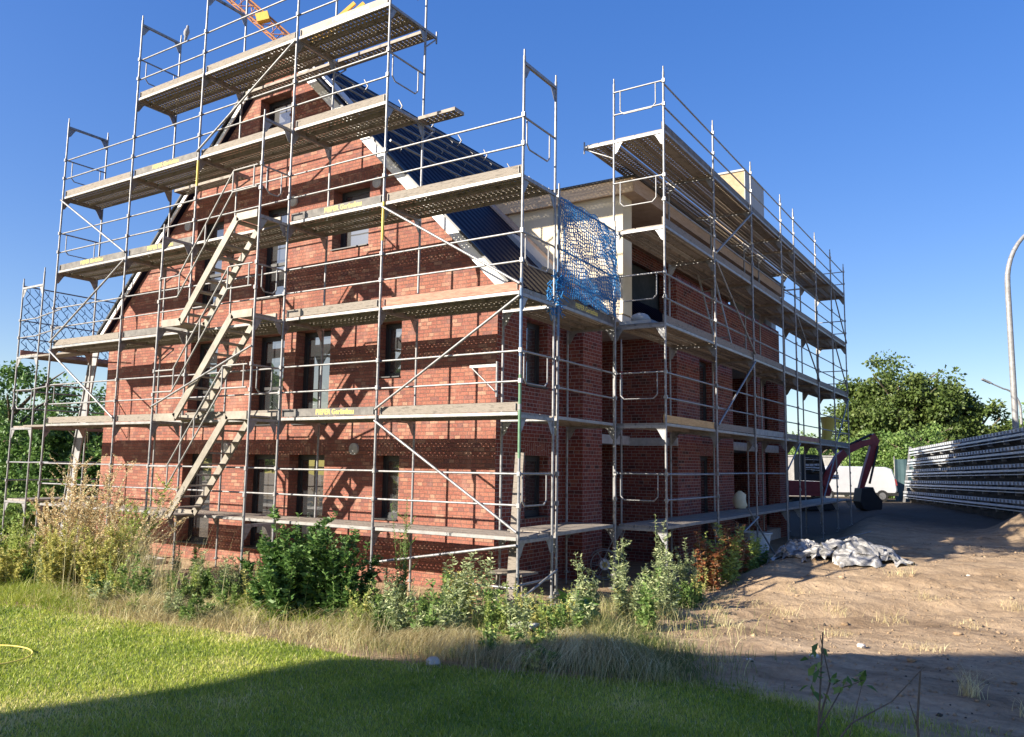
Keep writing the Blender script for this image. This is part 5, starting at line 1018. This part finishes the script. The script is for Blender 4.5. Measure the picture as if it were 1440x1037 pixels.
for x, y, h, r, lab in ((-2.6, 45, 4.4, 2.4, 'light green shrub behind the excavator boom'), (.1, 44.5, 5.0, 2.5, 'light green shrub above the screen fence'), (-6.5, 47, 4.2, 2.6, 'light green shrub seen through the far end of the wing scaffold')):
    tree(lab, x, y, h, r, 170, 'leaf_mid', .17, 100, .0, 'shrub', 'shrub', blobs=[(0, 0, .5, 1, .45), (.4, 0, .35, .8, .35), (-.4, 0, .35, .8, .35)])
for x, y, h, r, lab in ((7.5, 66, 7.6, 3.4, 'pale distant tree left of the street lamp'), (13.5, 67, 8.2, 3.8, 'pale distant tree right of the street lamp at the picture edge'), (19, 66, 8, 4, 'pale distant tree beyond the right picture edge'), (-10.5, 62, 5.0, 3.6, 'small distant tree behind the garden wall'), (-17, 66, 5.5, 4, 'distant tree behind the far house corner')):
    tree(lab, x, y, h, r, 150, 'leaf_mid' if x > 0 else 'leaf_tree', .26, 90, blobs=[(0, 0, .6, 1, .38), (.4, 0, .45, .8, .35), (-.4, 0, .45, .7, .35)])
for x, y, h, r, mt, lab in ((-26.5, 4.5, 6.4, 3.0, 'leaf_dark', 'dark tree at the left picture edge beside the slim scaffold'), (-22.5, 5.2, 4.6, 2.0, 'leaf_dark', 'dark bush behind the slim scaffold platform'), (-30, 12, 6.6, 3.0, 'leaf_dark', 'grey green tree left of the house corner'), (-24.5, 9.5, 4.3, 2.2, 'leaf_tree', 'mid green bush by the leaning grey board'), (-21.5, 8.5, 3.6, 1.6, 'leaf_mid', 'light green bush close to the left house corner'), (-33, 3, 7.0, 3.6, 'leaf_dark', 'dark tree behind the leftmost tree'), (-36, 17, 6.5, 3.5, 'leaf_tree', 'distant tree behind the house corner on the left')):
    tree(lab, x, y, h, r, 190, mt, .16, 110, .0, blobs=[(0, 0, .55, 1, .42), (.4, .2, .35, .9, .33), (-.4, -.2, .3, .9, .3)], name='broadleaf_tree' if h > 5 else 'leafy_bush', cat='tree' if h > 5 else 'bush')
for x, y, lab in ((-19.6, 2.4, 'shaded bush under the slim scaffold'), (-22, 2.2, 'shaded bush at the left picture edge under the dark tree')): tree(lab, x, y, 2.0, 1.3, 70, 'leaf_mid', .15, 80, .0, 'leafy_bush', 'bush', trunk=False, blobs=[(0, 0, .4, 1, .45)])
for x, y, h, r, lab in ((-40, -22, 9, 5, 'tree behind the photographer to the left'), (-33, -30, 10, 5, 'second tree behind the photographer to the left'), (-48, -14, 8, 5, 'third tree far left of the photographer')): tree(lab, x, y, h, r, 90, 'leaf_mid', .4, 60, blobs=[(0, 0, .55, 1, .42)])
# clods and stones lying on the dirt
for k in range(26):
    x, y = random.uniform(.6, 6.5), random.uniform(-1.8, 9)
    o = rock('stone', 'small stone or hard lump lying on the bare dirt', x, y, random.choice((.025, .03, .035, .05, .07)), random.choice(('concrete', 'dirt', 'dirt', 'dirt')), (1.2, 1, .7)); o['group'] = 'small stones on the dirt'
n = 7000; cxy = np.stack([RNG.uniform(-.2, 7, n), RNG.uniform(-2.2, 13, n)], 1); k = (fbm(cxy[:, 0]*.8, cxy[:, 1]*2.0, 3) > .40) | (cxy[:, 1] < -.9); cxy = cxy[k]; n = len(cxy)
th = np.array([[0, 0, 1], [.94, 0, -.33], [-.47, .82, -.33], [-.47, -.82, -.33], [.5, .6, .5], [-.6, .2, .6], [.3, -.7, .5]])
rad = RNG.uniform(.005, .02, n)*(1+1.2*(RNG.random(n) < .06)); rot = RNG.random(n)*6.28; Vt = th[None]*RNG.uniform(.6, 1.3, (n, 7, 1))*rad[:, None, None]; cr_, sr_ = np.cos(rot)[:, None], np.sin(rot)[:, None]
Vc = np.stack([Vt[:, :, 0]*cr_-Vt[:, :, 1]*sr_, Vt[:, :, 0]*sr_+Vt[:, :, 1]*cr_, Vt[:, :, 2]*.8], -1)+np.column_stack([cxy, height(cxy[:, 0], cxy[:, 1])+.006])[:, None, :]
Ft = np.array([[0, 4, 5], [0, 5, 6], [0, 6, 4], [4, 2, 5], [5, 3, 6], [6, 1, 4], [4, 1, 2], [5, 2, 3], [6, 3, 1]]); Fc = (Ft[None]+(np.arange(n)*7)[:, None, None]).reshape(-1, 3)
tag(fastmesh('soil_clods', Vc.reshape(-1, 3), Fc, 'dirt'), kind='stuff')
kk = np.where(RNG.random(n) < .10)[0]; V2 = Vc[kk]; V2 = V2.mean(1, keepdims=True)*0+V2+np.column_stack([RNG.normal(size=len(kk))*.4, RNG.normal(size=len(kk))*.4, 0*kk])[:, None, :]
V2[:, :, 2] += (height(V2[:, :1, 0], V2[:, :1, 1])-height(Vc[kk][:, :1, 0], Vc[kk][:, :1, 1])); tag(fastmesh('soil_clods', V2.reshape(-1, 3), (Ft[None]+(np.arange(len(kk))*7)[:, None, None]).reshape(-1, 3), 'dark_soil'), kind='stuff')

GROUPS = {'scaffold': 'scaffolds around the house', 'goldenrod': 'pale weeds along the wing scaffold', 'thistle': 'thistle weeds in front of the house corner', 'leafy_bush': 'leafy bushes at the left edge of the site', 'broadleaf_tree': 'trees beyond the site', 'shrub': 'shrubs behind the excavator', 'green_plant': 'green plants at the edge of the dirt', 'red_leaved_plant': 'rust red plants at the edge of the dirt', 'small_weed': 'small weeds in front of the gable', 'green_bush': 'dark green bushes in front of the gable', 'dry_shrub': 'dried brown shrubs in front of the gable', 'street_lamp': 'street lamps', 'sapling': 'young shoots in the foreground', 'ground_fleece': 'fleece heaps on the dirt', 'concrete_slab': 'concrete slabs by the cellar door', 'dry_grass_tuft': 'dry grass tufts on the dirt', 'safety_net': 'safety nets on the scaffolds'}
for o in bpy.data.objects:
    b = o.name.split('.')[0]
    if o.parent is None and b in GROUPS and 'group' not in o: o['group'] = GROUPS[b]
